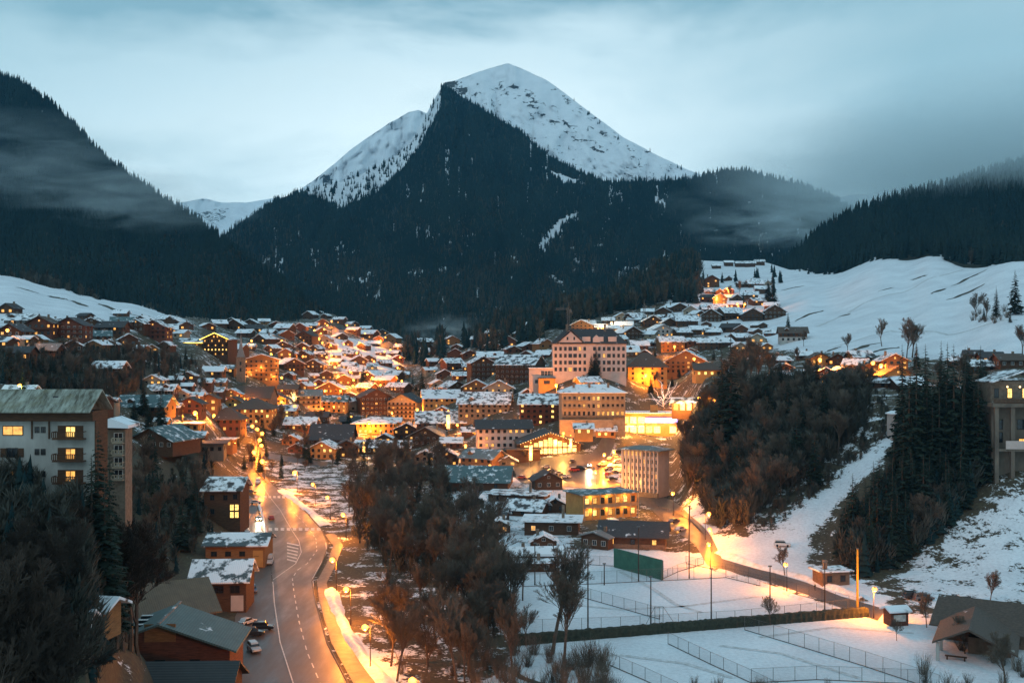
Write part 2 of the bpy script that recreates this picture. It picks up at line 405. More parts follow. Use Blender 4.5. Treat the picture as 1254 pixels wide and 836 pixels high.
# dark turf streaks melting through the meadow snow: thin strips that follow the ground
def strip(name, mat, pts, width, lift=.12, n=None, kind=None, label=None, cat=None, taper=False):
    """pts world xy list; ribbon draped on the ground"""
    P = [Vector((p[0], p[1])) for p in pts]; Q = [P[0]]
    for a, b in zip(P, P[1:]):
        k = max(1, int((b-a).length/2.5))
        for i in range(1, k+1): Q.append(a.lerp(b, i/k))
    mb = MB(); L = len(Q)
    for i, p in enumerate(Q):
        d = (Q[min(i+1, L-1)]-Q[max(i-1, 0)]).normalized(); nrm = Vector((-d.y, d.x))
        w = width(i/(L-1)) if callable(width) else width
        for s in (-1, -.33, .33, 1):
            q = p+nrm*(w*.5*s); mb.v.append((q.x, q.y, tz(q.x, q.y)+lift))
        if i:
            n0 = (i-1)*4
            for k in range(3): mb.f.append((n0+k, n0+k+1, n0+5+k, n0+4+k))
    o = mb.build(name, mat)
    return tag(o, label, cat, None, kind)
def ribbon(name, mat, left, right, lift=.05, kind='structure', sub=3.0, across=6):
    """left / right edges as pixel lists of the same length, draped on the ground"""
    L = [G(*p) for p in left]; Rr = [G(*p) for p in right]; mb = MB(); rows = []
    for i in range(len(L)-1):
        k = max(1, int(max((L[i+1]-L[i]).length, (Rr[i+1]-Rr[i]).length)/sub))
        for j in range(k): rows.append((L[i].lerp(L[i+1], j/k), Rr[i].lerp(Rr[i+1], j/k)))
    rows.append((L[-1], Rr[-1]))
    for i, (a, b) in enumerate(rows):
        for s in range(across+1):
            q = a.lerp(b, s/across); mb.v.append((q.x, q.y, tz(q.x, q.y)+lift))
        if i:
            n0 = (i-1)*(across+1)
            for s in range(across): mb.f.append((n0+s, n0+s+1, n0+across+2+s, n0+across+1+s))
    return tag(mb.build(name, mat), kind=kind)
# ------------------------------------------------------------------ mountains
MOUNT = {}
def mountain(name, ridge, foot, mat, du=5, nv=70, amp=.06, snowf=None, rough=1.6, power=1.0, back=.35, fr=(40, 130)):
    u0 = max(ridge[0][0], foot[0][0]); u1 = min(ridge[-1][0], foot[-1][0]); U = np.arange(u0, u1+.1, du)
    rx, ry, rd = zip(*ridge); fx, fy, fd = zip(*foot)
    ry = np.interp(U, rx, ry); rd = np.interp(U, rx, rd); fy = np.interp(U, fx, fy); fd = np.interp(U, fx, fd)
    seed = abs(hash(name) % 97) if False else sum(map(ord, name)) % 97
    ry = ry+fbm(U/14+seed, U*0+3, 4)*rough*2
    t = np.linspace(0, 1, nv)
    py = fy[:, None]+(ry-fy)[:, None]*t[None, :]
    D = fd[:, None]+(rd-fd)[:, None]*(t[None, :]**power)
    UU = np.broadcast_to(U[:, None], py.shape)
    warp = fbm(UU/90+seed, py/90, 3)*60
    n = 1-2*np.abs(fbm((UU+warp)/fr[0]+seed, py/fr[1], 5))*2
    D = D*(1+amp*(n-.5)*np.minimum(1, t*5)[None, :]*(1-.6*t[None, :]**4))+fbm(UU/9, py/9, 3)*amp*D*.12
    X = (UU-CX)/F*D; Z = CZ-(py-HY)/F*D
    g = dict(X=X, Y=D, Z=Z, U=U, PY=py, nv=nv, fy=fy, ry=ry)
    MOUNT[name] = g
    sn = snowf(UU, py, Z) if snowf else np.zeros(py.shape)
    # the far side: drops behind the crest
    bk = np.linspace(0, 1, 9)[1:]
    Xb = X[:, -1:]*(1+back*bk[None, :]); Yb = D[:, -1:]*(1+back*bk[None, :]); Zb = Z[:, -1:]*(1-bk[None, :])-30*bk[None, :]
    Zb = Zb+fbm(Xb/300, Yb/300, 3)*60*np.sin(bk*PI)[None, :]
    Xf = X[:, :1]; Yf = D[:, :1]*.97; Zf = np.minimum(Z[:, :1]-80, 0)
    X2 = np.hstack([Xf, X, Xb]); Y2 = np.hstack([Yf, D, Yb]); Z2 = np.hstack([Zf, Z, Zb]); S2 = np.hstack([sn[:, :1], sn, np.repeat(sn[:, -1:], 8, 1)])
    o = grid_mesh(name, X2, Y2, Z2, {'snow': S2}, mat)
    tag(o, kind='structure'); g['sn'] = sn
    return o
def rock_mat(name, sc, snowlo=.8):
    m, nt, b = nodes(name)
    n1 = noise(nt, sc, 8, .7, geo=True, stretch=(1, 1, 2.2)); n2 = noise(nt, sc*5, 6, .7, geo=True)
    geo = nt.nodes.new('ShaderNodeNewGeometry'); sx = nt.nodes.new('ShaderNodeSeparateXYZ'); nt.links.new(geo.outputs['Normal'], sx.inputs[0])
    v = math_(nt, 'ADD', math_(nt, 'MULTIPLY', n1, .8), math_(nt, 'MULTIPLY', n2, .2))
    v = math_(nt, 'ADD', v, math_(nt, 'SUBTRACT', attr(nt, 'snow'), .5)); v = math_(nt, 'ADD', v, math_(nt, 'MULTIPLY', sx.outputs['Z'], .10))
    k = ramp(nt, v, .50, .53)
    d = mixc(nt, ramp(nt, n2, .4, .6), (.05, .052, .055), (.11, .11, .105))
    nt.links.new(mixc(nt, k, d, mixc(nt, ramp(nt, n1, .35, .65), (.72, .76, .80), SNOW)), b.inputs['Base Color']); b.inputs['Roughness'].default_value = .85
    b.inputs['Specular IOR Level'].default_value = .15
    bump(nt, b, math_(nt, 'ADD', n1, math_(nt, 'MULTIPLY', n2, .3)), 3, .6)
    return m
mm = ground_mat('wooded_mountain_floor', .02, (.035, .04, .028), (.02, .024, .02))
rm = rock_mat('alpine_snow_and_rock', .02)
FLANK = [(372,238),(395,244),(417,256),(445,243),(462,236),(478,222),(500,200),(512,182),(524,162),(538,134),(542,118),(535,105),(515,145),(490,170),(440,205),(380,225)]
CLEAR = [[(681,272),(706,258),(708,268),(690,278),(676,296),(664,310),(658,305),(668,286)], [(664,204),(690,215),(712,222),(716,226),(690,224)], [(570,166),(578,160),(577,173)], [(545,320),(600,318),(598,330),(560,332)][0:0],
         [(912,246),(918,246),(919,250),(914,250)], [(924,270),(930,272),(929,278),(924,276)], [(932,284),(937,284),(938,292),(934,290)], [(946,310),(950,312),(950,320),(946,318)]]
def sn_main(U, Y, Z):
    s = np.zeros(U.shape)
    s[inpoly(U, Y, FLANK)] = .86
    for p in CLEAR:
        if p: s[inpoly(U, Y, p)] = 1.0
    # faint snow showing between the bare woods
    s[(fbm(U/16, Y/11, 4) > .14) & (Y > 280)] = .54
    s[(fbm(U/5+9, Y/40, 3) > .20) & (Y > 175)] = .56
    return s
MAIN_R = [(230,330,3000),(275,287,3100),(335,246,3200),(380,232,3300),(420,222,3400),(441,214,3430),(473,198,3500),(490,186,3560),(506,168,3600),(520,148,3650),(532,122,3650),(543,102,3650),(553,110,3650),(575,124,3620),(600,140,3600),(640,163,3550),(662,184,3500),(690,200,3450),(716,214,3400),(740,222,3350),(800,222,3250),(850,219,3200),(864,214,3150),(889,208,3100),(915,210,3050),(950,219,3000),(985,228,2950),(1010,237,2900),(1035,250,2850),(1070,272,2800),(1120,300,2700),(1200,340,2600)]
mountain('mountain', MAIN_R, [(230,440,1650),(500,430,1520),(700,425,1520),(900,395,1620),(1200,390,1650)], mm, du=4, nv=90, amp=.07, snowf=sn_main, rough=1.3)
def sn_peak(U, Y, Z):
    s = np.full(U.shape, 1.05)
    r = fbm(U/9, Y/3.5+U/40, 5)
    s[(r > .04) & (Y > 98)] = .52
    for p in ([(612,104),(650,110),(668,128),(640,126),(615,116)],[(648,140),(690,146),(722,160),(700,166),(664,154)],[(700,168),(730,172),(752,190),(726,186)],[(588,116),(606,122),(600,132),(586,126)]): s[inpoly(U, Y, p) & (fbm(U/5, Y/2.5, 4) > -.03)] = .45
    s[inpoly(U, Y, [(532,90),(560,98),(575,112),(553,125),(540,120)])] = .40
    e = inpoly(U, Y, [(675,100),(700,118),(760,163),(790,186),(770,184),(740,168),(700,140)])
    s[e] = .52
    return s
mountain('snow_peak', [(470,215,4300),(500,180,4350),(530,125,4400),(544,101,4400),(557,99,4450),(580,90,4500),(600,83,4550),(622,78,4600),(645,87,4600),(670,98,4550),(700,121,4500),(730,143,4400),(760,166,4300),(800,188,4200),(840,207,4100),(864,215,4050),(900,238,4000),(960,262,3900)],
         [(470,300,3700),(700,300,3700),(960,300,3600)], rm, du=3, nv=110, amp=.03, snowf=sn_peak, rough=.9, fr=(26, 60))
mountain('snow_ridge', [(300,275,5000),(345,246,5000),(385,220,5000),(405,204,5000),(430,183,5050),(455,165,5100),(480,149,5100),(500,137,5150),(512,134,5150),(530,142,5150),(560,165,5150),(620,200,5100)],
         [(300,300,4400),(620,300,4400)], rm, du=4, nv=50, amp=.06, snowf=lambda U, Y, Z: np.where((fbm(U/10, Y/12, 4) > .04) & (U < 440), .50, 1.05), rough=1.4, fr=(30, 60))
mountain('distant_ridge', [(100,262,7000),(180,255,7000),(215,249,7000),(250,243,6900),(270,248,6900),(300,248,6800),(330,243,6700),(360,240,6600),(400,250,6500)],
         [(100,310,6000),(400,310,5600)], rm, du=4, nv=40, amp=.06, snowf=lambda U, Y, Z: np.where(inpoly(U, Y, [(236,262),(262,256),(282,252),(276,268),(262,276)]), .45, .84), rough=1.0, fr=(24, 50))
mountain('mist_ridge', [(960,250,5600),(1020,243,5500),(1045,238,5400),(1070,236,5400),(1100,228,5300),(1150,225,5300),(1254,220,5200),(1400,225,5200)], [(960,300,4600),(1400,300,4600)], rm, du=6, nv=30, amp=.05,
         snowf=lambda U, Y, Z: np.where(fbm(U/9, Y/5, 3) > .02, .55, .80), rough=1.5)
LEFT_R = [(-400,-60,2600),(-120,50,2600),(0,93,2500),(25,102,2450),(60,124,2400),(85,148,2350),(125,189,2250),(160,217,2150),(200,244,2050),(240,270,1950),(280,299,1850),(320,330,1750),(360,357,1650),(395,384,1580),(430,402,1540),(470,425,1520)]
mountain('forested_slope', LEFT_R, [(-400,345,900),(0,348,900),(70,358,920),(130,378,950),(200,398,960),(260,412,980),(320,424,1040),(400,432,1200),(470,440,1350)], mm, du=5, nv=80, amp=.05, rough=1.2, power=.9,
         snowf=lambda U, Y, Z: np.where(fbm(U/13, Y/9, 4) > .22, .50, 0.))
RIGHT_R = [(930,352,1530),(950,334,1540),(980,308,1560),(1000,290,1600),(1020,276,1620),(1060,256,1650),(1100,245,1700),(1150,232,1750),(1200,216,1800),(1254,200,1850),(1450,130,1950),(1650,80,2050)]
mountain('wooded_slope', RIGHT_R, [(930,375,1400),(985,345,1180),(1020,338,1130),(1060,328,1060),(1100,318,1000),(1140,312,960),(1180,324,880),(1254,330,800),(1450,330,790),(1650,330,790)], mm, du=5, nv=60, amp=.05, rough=1.2, power=.9)
# ------------------------------------------------------------------ forests: one mass each, built of many small trees
def tree_template(kind, tiers, k, rs):
    v = []; f = []; col = []
    if kind == 'con':
        for i in range(tiers):
            zb = .06+.80*i/tiers; zt = zb+1.55/tiers if i < tiers-1 else 1.0; r = .17*(1-i/tiers*.86)
            n = len(v); v.append((rs.uniform(-.01, .01), rs.uniform(-.01, .01), zt)); ph = rs.rand()*6
            for j in range(k):
                a = 2*PI*j/k+ph; rr = r*(1 if j % 2 else .62)*rs.uniform(.8, 1.2); v.append((rr*math.cos(a), rr*math.sin(a), zb+rs.uniform(-.03, .03)))
            for j in range(k): f.append((n, n+1+j, n+1+(j+1) % k))
    else:   # a bare-crowned broadleaf: thin up-sweeping blades round a stem
        for i in range(tiers*k):
            a = rs.rand()*2*PI; z0 = rs.uniform(.15, .72); l = rs.uniform(.10, .28); rr = rs.uniform(.0, .15)*(1 if z0 < .5 else .7); sp = rs.uniform(.0, .16)
            n = len(v); c, s = math.cos(a), math.sin(a); tw = .016 if tiers > 6 else .03; a2 = a+rs.uniform(-.9, .9)
            v += [(rr*c-s*tw, rr*s+c*tw, z0), (rr*c+s*tw, rr*s-c*tw, z0+.03), (rr*c+sp*math.cos(a2), rr*s+sp*math.sin(a2), z0+l)]; f.append((n, n+1, n+2))
        n = len(v); v += [(-.02, 0, 0), (.02, 0, 0), (0, 0, .95), (0, -.02, 0), (0, .02, 0)]; f += [(n, n+1, n+2), (n+3, n+4, n+2)]
    return np.array(v), np.array(f)
def tree_mass(name, pts, hs, kinds, tints, templates, mat):
    VV = []; FF = []; TT = []; n = 0
    rs = np.random.RandomState(len(pts))
    for ti, (tv, tf) in enumerate(templates):
        sel = np.where(kinds == ti)[0]
        if not len(sel): continue
        a = rs.rand(len(sel))*2*PI; c, s = np.cos(a), np.sin(a); w = rs.uniform(1.0, 1.5, len(sel))*hs[sel]; h = hs[sel]
        x = (tv[None, :, 0]*c[:, None]-tv[None, :, 1]*s[:, None])*w[:, None]+pts[sel, 0:1]
        y = (tv[None, :, 0]*s[:, None]+tv[None, :, 1]*c[:, None])*w[:, None]+pts[sel, 1:2]
        z = tv[None, :, 2]*h[:, None]+pts[sel, 2:3]
        VV.append(np.stack([x, y, z], -1).reshape(-1, 3)); nv = len(tv)
        FF.append((tf[None]+(np.arange(len(sel))*nv)[:, None, None]).reshape(-1, 3)+n); n += len(sel)*nv
        TT.append(np.repeat(tints[sel], nv))
    V = np.concatenate(VV).astype(np.float32); Fc = np.concatenate(FF).astype(np.int32); T = np.concatenate(TT).astype(np.float32)
    me = bpy.data.meshes.new(name); me.vertices.add(len(V)); me.vertices.foreach_set('co', V.ravel())
    me.loops.add(Fc.size); me.loops.foreach_set('vertex_index', Fc.ravel())
    me.polygons.add(len(Fc)); me.polygons.foreach_set('loop_start', np.arange(0, Fc.size, 3, dtype=np.int32)); me.polygons.foreach_set('loop_total', np.full(len(Fc), 3, np.int32))
    me.update(calc_edges=True)
    at = me.attributes.new('tint', 'FLOAT', 'POINT'); at.data.foreach_set('value', T)
    me.materials.append(mat); o = bpy.data.objects.new(name, me); COL.objects.link(o); return tag(o, kind='stuff')
m, nt, b = nodes('forest_foliage')
tn = attr(nt, 'tint'); nn = noise(nt, .3, 3, .6, geo=True)
c = mixc(nt, tn, (.009, .026, .030), (.022, .042, .040)); c = mixc(nt, math_(nt, 'SUBTRACT', tn, 1.0, True), c, (.13, .112, .09)); c = mixc(nt, ramp(nt, nn, .4, .65), c, mixc(nt, .5, c, (.02, .03, .028)))
nt.links.new(c, b.inputs['Base Color']); b.inputs['Roughness'].default_value = .9; b.inputs['Specular IOR Level'].default_value = .1
MF = m
_rs = np.random.RandomState(5)
T_far = [tree_template('con', 3, 5, _rs), tree_template('con', 4, 5, _rs), tree_template('bare', 4, 5, _rs)]
T_near = [tree_template('con', 7, 8, _rs), tree_template('con', 8, 7, _rs), tree_template('bare', 16, 7, _rs)]
def forest(src, name, n, hr, templ, reject=None, bare=None, xr=None, tmin=0.0):
    g = MOUNT[src]; U = g['U']; rs = np.random.RandomState(n)
    a = rs.uniform(0, len(U)-1.001, n*3)
    if xr: a = rs.uniform(np.interp(xr[0], U, range(len(U))), np.interp(xr[1], U, range(len(U)))-.001, n*3)
    ln = (g['fy']-g['ry']); acc = rs.rand(n*3)*ln.max() < np.interp(a, range(len(U)), ln); a = a[acc][:n]
    b_ = rs.uniform(tmin*(g['nv']-1), g['nv']-1.001, len(a))
    i = a.astype(int); j = b_.astype(int); fa = a-i; fb = b_-j
    I = lambda A: (A[i, j]*(1-fa)+A[i+1, j]*fa)*(1-fb)+(A[i, j+1]*(1-fa)+A[i+1, j+1]*fa)*fb
    pts = np.stack([I(g['X']), I(g['Y']), I(g['Z'])-1], -1); sn = I(g['sn']); py = I(g['PY']); px = np.interp(a, range(len(U)), U)
    keep = ~((sn > .7) & (rs.rand(len(a)) > np.where(sn > .95, .03, .15)))
    keep &= ~((sn > .4) & (sn <= .7) & (rs.rand(len(a)) > .55))
    if reject is not None: keep &= ~reject(px, py, rs.rand(len(a)))
    pts = pts[keep]; px = px[keep]; py = py[keep]
    hs = rs.uniform(*hr, len(pts)); bz = bare(px, py) if bare else np.zeros(len(pts)); isb = rs.rand(len(pts)) < bz
    kinds = np.where(isb, 2, rs.randint(0, 2, len(pts))); hs = np.where(isb, hs*.75, hs)
    tint = np.clip(fbm(px/30, py/30, 4)*1.6+.35+rs.uniform(-.3, .3, len(pts)), 0, 1); tint = np.where(isb, 1.5+rs.rand(len(pts))*.4, tint)
    return tree_mass(name, pts, hs, kinds, tint, templ, MF)
forest('mountain', 'forest', 62000, (12, 22), T_far, bare=lambda x, y: np.clip((y-270)/160+fbm(x/40, y/25, 4)*1.8, 0, .75), xr=(240, 1150))
forest('forested_slope', 'forest', 27000, (13, 22), T_near, bare=lambda x, y: np.clip((y-290)/160+fbm(x/35, y/30, 4)*1.6-.1, 0, .7), xr=(-220, 470))
forest('wooded_slope', 'forest', 11000, (14, 23), T_near, bare=lambda x, y: np.clip(fbm(x/35, y/20, 4)*1.0-.1, 0, .3), xr=(930, 1450))
forest('snow_peak', 'treeline', 1500, (14, 22), T_far, reject=lambda x, y, r: ~(((y-np.interp(x, [690,730,760,800,840,864], [112,143,166,188,207,215])) < 9) & (x > 700) & (r < .8) | (fbm(x/16+5, y/8, 3) > .16) & (r < .35) & (y > 110)))
# ------------------------------------------------------------------ sky
w = bpy.data.worlds.new('World'); SC.world = w; w.use_nodes = True; nt = w.node_tree; bg = nt.nodes['Background']
SUN_E, SUN_R = 12.0, 200.0
sky = nt.nodes.new('ShaderNodeTexSky'); sky.sky_type = 'NISHITA'; sky.sun_disc = False; sky.sun_elevation = math.radians(SUN_E); sky.sun_rotation = math.radians(SUN_R)
tc = nt.nodes.new('ShaderNodeTexCoord'); sx = nt.nodes.new('ShaderNodeSeparateXYZ'); nt.links.new(tc.outputs['Generated'], sx.inputs[0])
nz = nt.nodes.new('ShaderNodeTexNoise'); nz.inputs['Scale'].default_value = 3.2; nz.inputs['Detail'].default_value = 6; nz.inputs['Roughness'].default_value = .58; nz.inputs['Distortion'].default_value = .3
mp = nt.nodes.new('ShaderNodeMapping'); mp.inputs['Scale'].default_value = (1, 1, 2.6); mp.inputs['Location'].default_value = (.4, .1, .3); nt.links.new(tc.outputs['Generated'], mp.inputs['Vector']); nt.links.new(mp.outputs['Vector'], nz.inputs['Vector'])
# brightness over direction: pale break in the cloud low over the valley, heavy grey above it, paler again overhead
el = ramp(nt, math_(nt, 'ADD', sx.outputs['Z'], math_(nt, 'MULTIPLY', math_(nt, 'SUBTRACT', nz.outputs['Fac'], .5), .22)), 0, 1)
cr = nt.nodes.new('ShaderNodeValToRGB'); nt.links.new(math_(nt, 'ADD', sx.outputs['Z'], math_(nt, 'MULTIPLY', math_(nt, 'SUBTRACT', nz.outputs['Fac'], .5), .30)), cr.inputs['Fac'])
E = cr.color_ramp.elements
E[0].position = 0.0; E[0].color = (.64, .84, .89, 1); E[1].position = .175; E[1].color = (.86, 1.02, 1.05, 1)
for p, c in ((.24, (.62, .80, .86, 1)), (.30, (.20, .37, .45, 1)), (.45, (.18, .31, .38, 1)), (.8, (.30, .46, .54, 1))):
    e = E.new(p); e.color = c
# to the right (azimuth) the cloud is darker
az = math_(nt, 'DIVIDE', sx.outputs['X'], math_(nt, 'MAXIMUM', sx.outputs['Y'], .05))
dk = ramp(nt, math_(nt, 'ADD', az, math_(nt, 'MULTIPLY', math_(nt, 'SUBTRACT', nz.outputs['Fac'], .5), .25)), .04, .36)
lowz = ramp(nt, sx.outputs['Z'], .25, .5, (1, 1, 1, 1), (0, 0, 0, 1))
cc = mixc(nt, math_(nt, 'MULTIPLY', math_(nt, 'MULTIPLY', dk, lowz), .85), cr.outputs['Color'], (.23, .42, .49))
dl = ramp(nt, math_(nt, 'ADD', math_(nt, 'ADD', az, .6), math_(nt, 'MULTIPLY', math_(nt, 'SUBTRACT', nz.outputs['Fac'], .5), .5)), .10, .44, (1, 1, 1, 1), (0, 0, 0, 1))
cc = mixc(nt, math_(nt, 'MULTIPLY', math_(nt, 'MULTIPLY', dl, lowz), .55), cc, (.22, .43, .51))
cc = mixc(nt, ramp(nt, nz.outputs['Fac'], .3, .75), mixc(nt, .35, cc, (.2, .34, .40)), cc)
# a thin share of the clear-sky light behind the cloud
ms = nt.nodes.new('ShaderNodeMix'); ms.data_type = 'RGBA'; ms.blend_type = 'ADD'; ms.inputs[0].default_value = .012
nt.links.new(cc, ms.inputs[6]); nt.links.new(sky.outputs['Color'], ms.inputs[7])
bk = mixc(nt, ramp(nt, math_(nt, 'MULTIPLY', sx.outputs['Y'], -1.0), 0, .7), ms.outputs[2], (.38, .56, .64))
nt.links.new(bk, bg.inputs['Color']); bg.inputs['Strength'].default_value = 1.0
sl = bpy.data.lights.new('sun', 'SUN'); sl.energy = .22; sl.angle = math.radians(35); sl.color = (.75, .9, 1)
so = bpy.data.objects.new('sun', sl); COL.objects.link(so)
so.rotation_euler = (math.radians(90-35), 0, math.radians(-25))
# ------------------------------------------------------------------ camera
cam = bpy.data.cameras.new('camera'); co = bpy.data.objects.new('camera', cam); COL.objects.link(co); SC.camera = co
cam.lens = 36*F/1254; cam.sensor_width = 36; cam.sensor_fit = 'HORIZONTAL'; cam.shift_y = 7/1254; cam.clip_end = 30000; cam.clip_start = .5
co.location = (0, 0, CZ); co.rotation_euler = (math.radians(90), 0, 0)
vs = SC.view_settings; vs.view_transform = 'Standard'; vs.look = 'None'; vs.exposure = .3; vs.gamma = 1; vs.use_curve_mapping = False
cy = SC.cycles; cy.use_denoising = True
try: cy.denoiser = 'OPENIMAGEDENOISE'; cy.denoising_input_passes = 'RGB_ALBEDO_NORMAL'
except Exception: pass
cy.max_bounces = 5; cy.diffuse_bounces = 2; cy.glossy_bounces = 2; cy.transmission_bounces = 2; cy.transparent_max_bounces = 12; cy.volume_bounces = 3
cy.sample_clamp_indirect = 4; cy.caustics_reflective = False; cy.caustics_refractive = False
try: cy.use_light_tree = True
except Exception: pass
# ------------------------------------------------------------------ air
def vol(name, mesh_mb, dens, color, noise_scale=None, aniso=.2, lo=.45, hi=.7, loc=(0,0,0), rotz=0):
    m = bpy.data.materials.new(name+'_air'); m.use_nodes = True; nt = m.node_tree; nt.nodes.clear()
    out = nt.nodes.new('ShaderNodeOutputMaterial'); pv = nt.nodes.new('ShaderNodeVolumePrincipled'); nt.links.new(pv.outputs[0], out.inputs['Volume'])
    pv.inputs['Color'].default_value = (*color, 1); pv.inputs['Density'].default_value = dens; pv.inputs['Anisotropy'].default_value = aniso
    if noise_scale:
        f = noise(nt, noise_scale, 4, .6, geo=False, coord='Object'); tc = nt.nodes.new('ShaderNodeTexCoord')
        gr = nt.nodes.new('ShaderNodeTexGradient'); gr.gradient_type = 'SPHERICAL'
        mp = nt.nodes.new('ShaderNodeMapping'); nt.links.new(tc.outputs['Object'], mp.inputs['Vector']); nt.links.new(mp.outputs['Vector'], gr.inputs['Vector'])
        k = math_(nt, 'MULTIPLY', math_(nt, 'MULTIPLY', ramp(nt, f, lo, hi), ramp(nt, gr.outputs['Fac'], 0, .55)), dens)
        nt.links.new(k, pv.inputs['Density'])
    o = mesh_mb.build(name, m); o.location = loc; o.rotation_euler = (0, 0, rotz)
    return tag(o, kind='stuff')
HAZE = 3.0e-5
vol('haze', MB().box(-6000, 6000, -60, 10500, -32, 1560), HAZE, (.16, .62, 1.0))
# ------------------------------------------------------------------ houses
_cache = {}
def win_mesh(kind, w, h, fm):
    key = (kind, round(w, 1), round(h, 1), fm)
    if key in _cache: return _cache[key]
    w, h = round(w, 1), round(h, 1); mb = MB()
    if kind == 'frame':   # outer frame and one mullion
        t = min(.1, w*.12); mb.box(-w/2-t, -w/2, -.10, .04, -h/2-t, h/2+t); mb.box(w/2, w/2+t, -.10, .04, -h/2-t, h/2+t)
        mb.box(-w/2, w/2, -.10, .04, h/2, h/2+t); mb.box(-w/2, w/2, -.13, .04, -h/2-t, -h/2); mb.box(-.035, .035, -.09, .0, -h/2, h/2)
        if h > 1.6: mb.box(-w/2, w/2, -.085, .0, .1, .16)
    else: mb.box(-w/2, w/2, -.05, .03, -h/2, h/2)
    me = mb.mesh('window_'+kind, M[fm]); _cache[key] = me; return me
def window(parent, x, y, z, w, h, face, lit, frame='frame', simple=False):
    """face: 'f' toward -Y, 'r' toward +X, 'l' toward -X"""
    rz = {'f': 0, 'r': PI/2, 'l': -PI/2, 'b': PI}[face]
    gm = lit if lit else 'glass'
    if simple:
        return link('window', win_mesh('pane', w, h, gm), parent, (x, y, z), rz)
    o = link('window', win_mesh('frame', w, h, frame), parent, (x, y, z), rz)
    link('pane', win_mesh('pane', w, h, gm), o); return o
def balcony(parent, x0, x1, y, z, mat, depth=1.2, rail=1.0, name='balcony', slat=.35):
    mb = MB(); mb.box(x0, x1, y-depth, y, z-.15, z)
    mb.box(x0, x1, y-depth-.05, y-depth+.03, z+rail-.1, z+rail); mb.box(x0, x1, y-depth-.04, y-depth+.02, z+.05, z+.15)
    n = max(3, int((x1-x0)/slat))
    for i in range(n+1):
        x = x0+(x1-x0)*i/n; mb.box(x-slat*.32, x+slat*.32 if i < n else x+.05, y-depth-.02, y-depth, z+.15, z+rail-.1)
    mb.box(x0, x0+.08, y-depth+.03, y, z+rail-.1, z+rail); mb.box(x1-.08, x1, y-depth+.03, y, z+rail-.1, z+rail)
    return mb.build(name, M[mat], parent)
def roof(parent, typ, W, dep, H, pitch, o, mat, t=.32, name='roof', y0=0, x0=0):
    mb = MB()
    if typ == 'gf':
        a = W/2; cs = [(x0-a-o, H-o*pitch), (x0, H+a*pitch), (x0+a+o, H-o*pitch), (x0+a+o, H-o*pitch+t), (x0, H+a*pitch+t*1.15), (x0-a-o, H-o*pitch+t)]
        mb.prism(cs, 'y', y0-dep/2-o*1.2, y0+dep/2+o*.6)
    elif typ == 'gs':
        a = dep/2; cs = [(y0-a-o, H-o*pitch), (y0, H+a*pitch), (y0+a+o, H-o*pitch), (y0+a+o, H-o*pitch+t), (y0, H+a*pitch+t*1.15), (y0-a-o, H-o*pitch+t)]
        mb.prism(cs, 'x', x0-W/2-o, x0+W/2+o)
    elif typ == 'hip':
        a = W/2+o; b_ = dep/2+o; z = H-o*pitch; r = min(a, b_); rise = r*pitch; n = 0
        rx = a-r; ry = b_-r
        for zz, dx, dy in ((z, a, b_), (z+t, a, b_)):
            mb.v += [(x0-dx, y0-dy, zz), (x0+dx, y0-dy, zz), (x0+dx, y0+dy, zz), (x0-dx, y0+dy, zz)]
        top = z+t+rise
        mb.v += [(x0-rx-.01, y0-ry-.01, top), (x0+rx+.01, y0-ry-.01, top), (x0+rx+.01, y0+ry+.01, top), (x0-rx-.01, y0+ry+.01, top)]
        mb.f += [(3,2,1,0), (0,1,5,4), (1,2,6,5), (2,3,7,6), (3,0,4,7), (4,5,9,8), (5,6,10,9), (6,7,11,10), (7,4,8,11), (8,9,10,11)]
    else:
        mb.box(x0-W/2-o, x0+W/2+o, y0-dep/2-o, y0+dep/2+o, H+.02, H+.02+t)
    return mb.build(name, M[mat] if isinstance(mat, str) else mat, parent)
def walls(parent, typ, W, dep, H, pitch, mat, fd=3.0, name='wall', x0=0, y0=0, z0=None):
    mb = MB(); b = -fd if z0 is None else z0
    if typ == 'gf': mb.prism([(x0-W/2, b), (x0+W/2, b), (x0+W/2, H), (x0, H+W/2*pitch), (x0-W/2, H)], 'y', y0-dep/2, y0+dep/2)
    elif typ == 'gs': mb.prism([(y0-dep/2, b), (y0+dep/2, b), (y0+dep/2, H), (y0, H+dep/2*pitch), (y0-dep/2, H)], 'x', x0-W/2, x0+W/2)
    else: mb.box(x0-W/2, x0+W/2, y0-dep/2, y0+dep/2, b, H)
    return mb.build(name, M[mat], parent)
ROOFW = {'rsnow': 'snow-covered', 'rpatch': 'patchy-snow', 'rdark': 'dark slate', 'rbrown': 'brown tiled', 'rteal': 'blue-grey metal', 'rgrey': 'grey metal'}
WALLW = {'wood': 'dark wooden', 'redwood': 'red-brown wooden', 'honey': 'honey-coloured wooden', 'cream': 'cream', 'white': 'white', 'pink': 'pale pink', 'ochre': 'ochre', 'stone': 'stone', 'concrete': 'grey'}
HOUSES = []; ZONES = {}; BLOCK = []
ORD = 'first second third fourth fifth sixth seventh eighth ninth tenth eleventh twelfth thirteenth fourteenth fifteenth sixteenth seventeenth eighteenth nineteenth twentieth twenty-first twenty-second twenty-third twenty-fourth twenty-fifth twenty-sixth twenty-seventh twenty-eighth twenty-ninth thirtieth'.split()
ORD += ['%s-%s' % (t, o) for t in ('thirty', 'forty', 'fifty') for o in ORD[:9]]
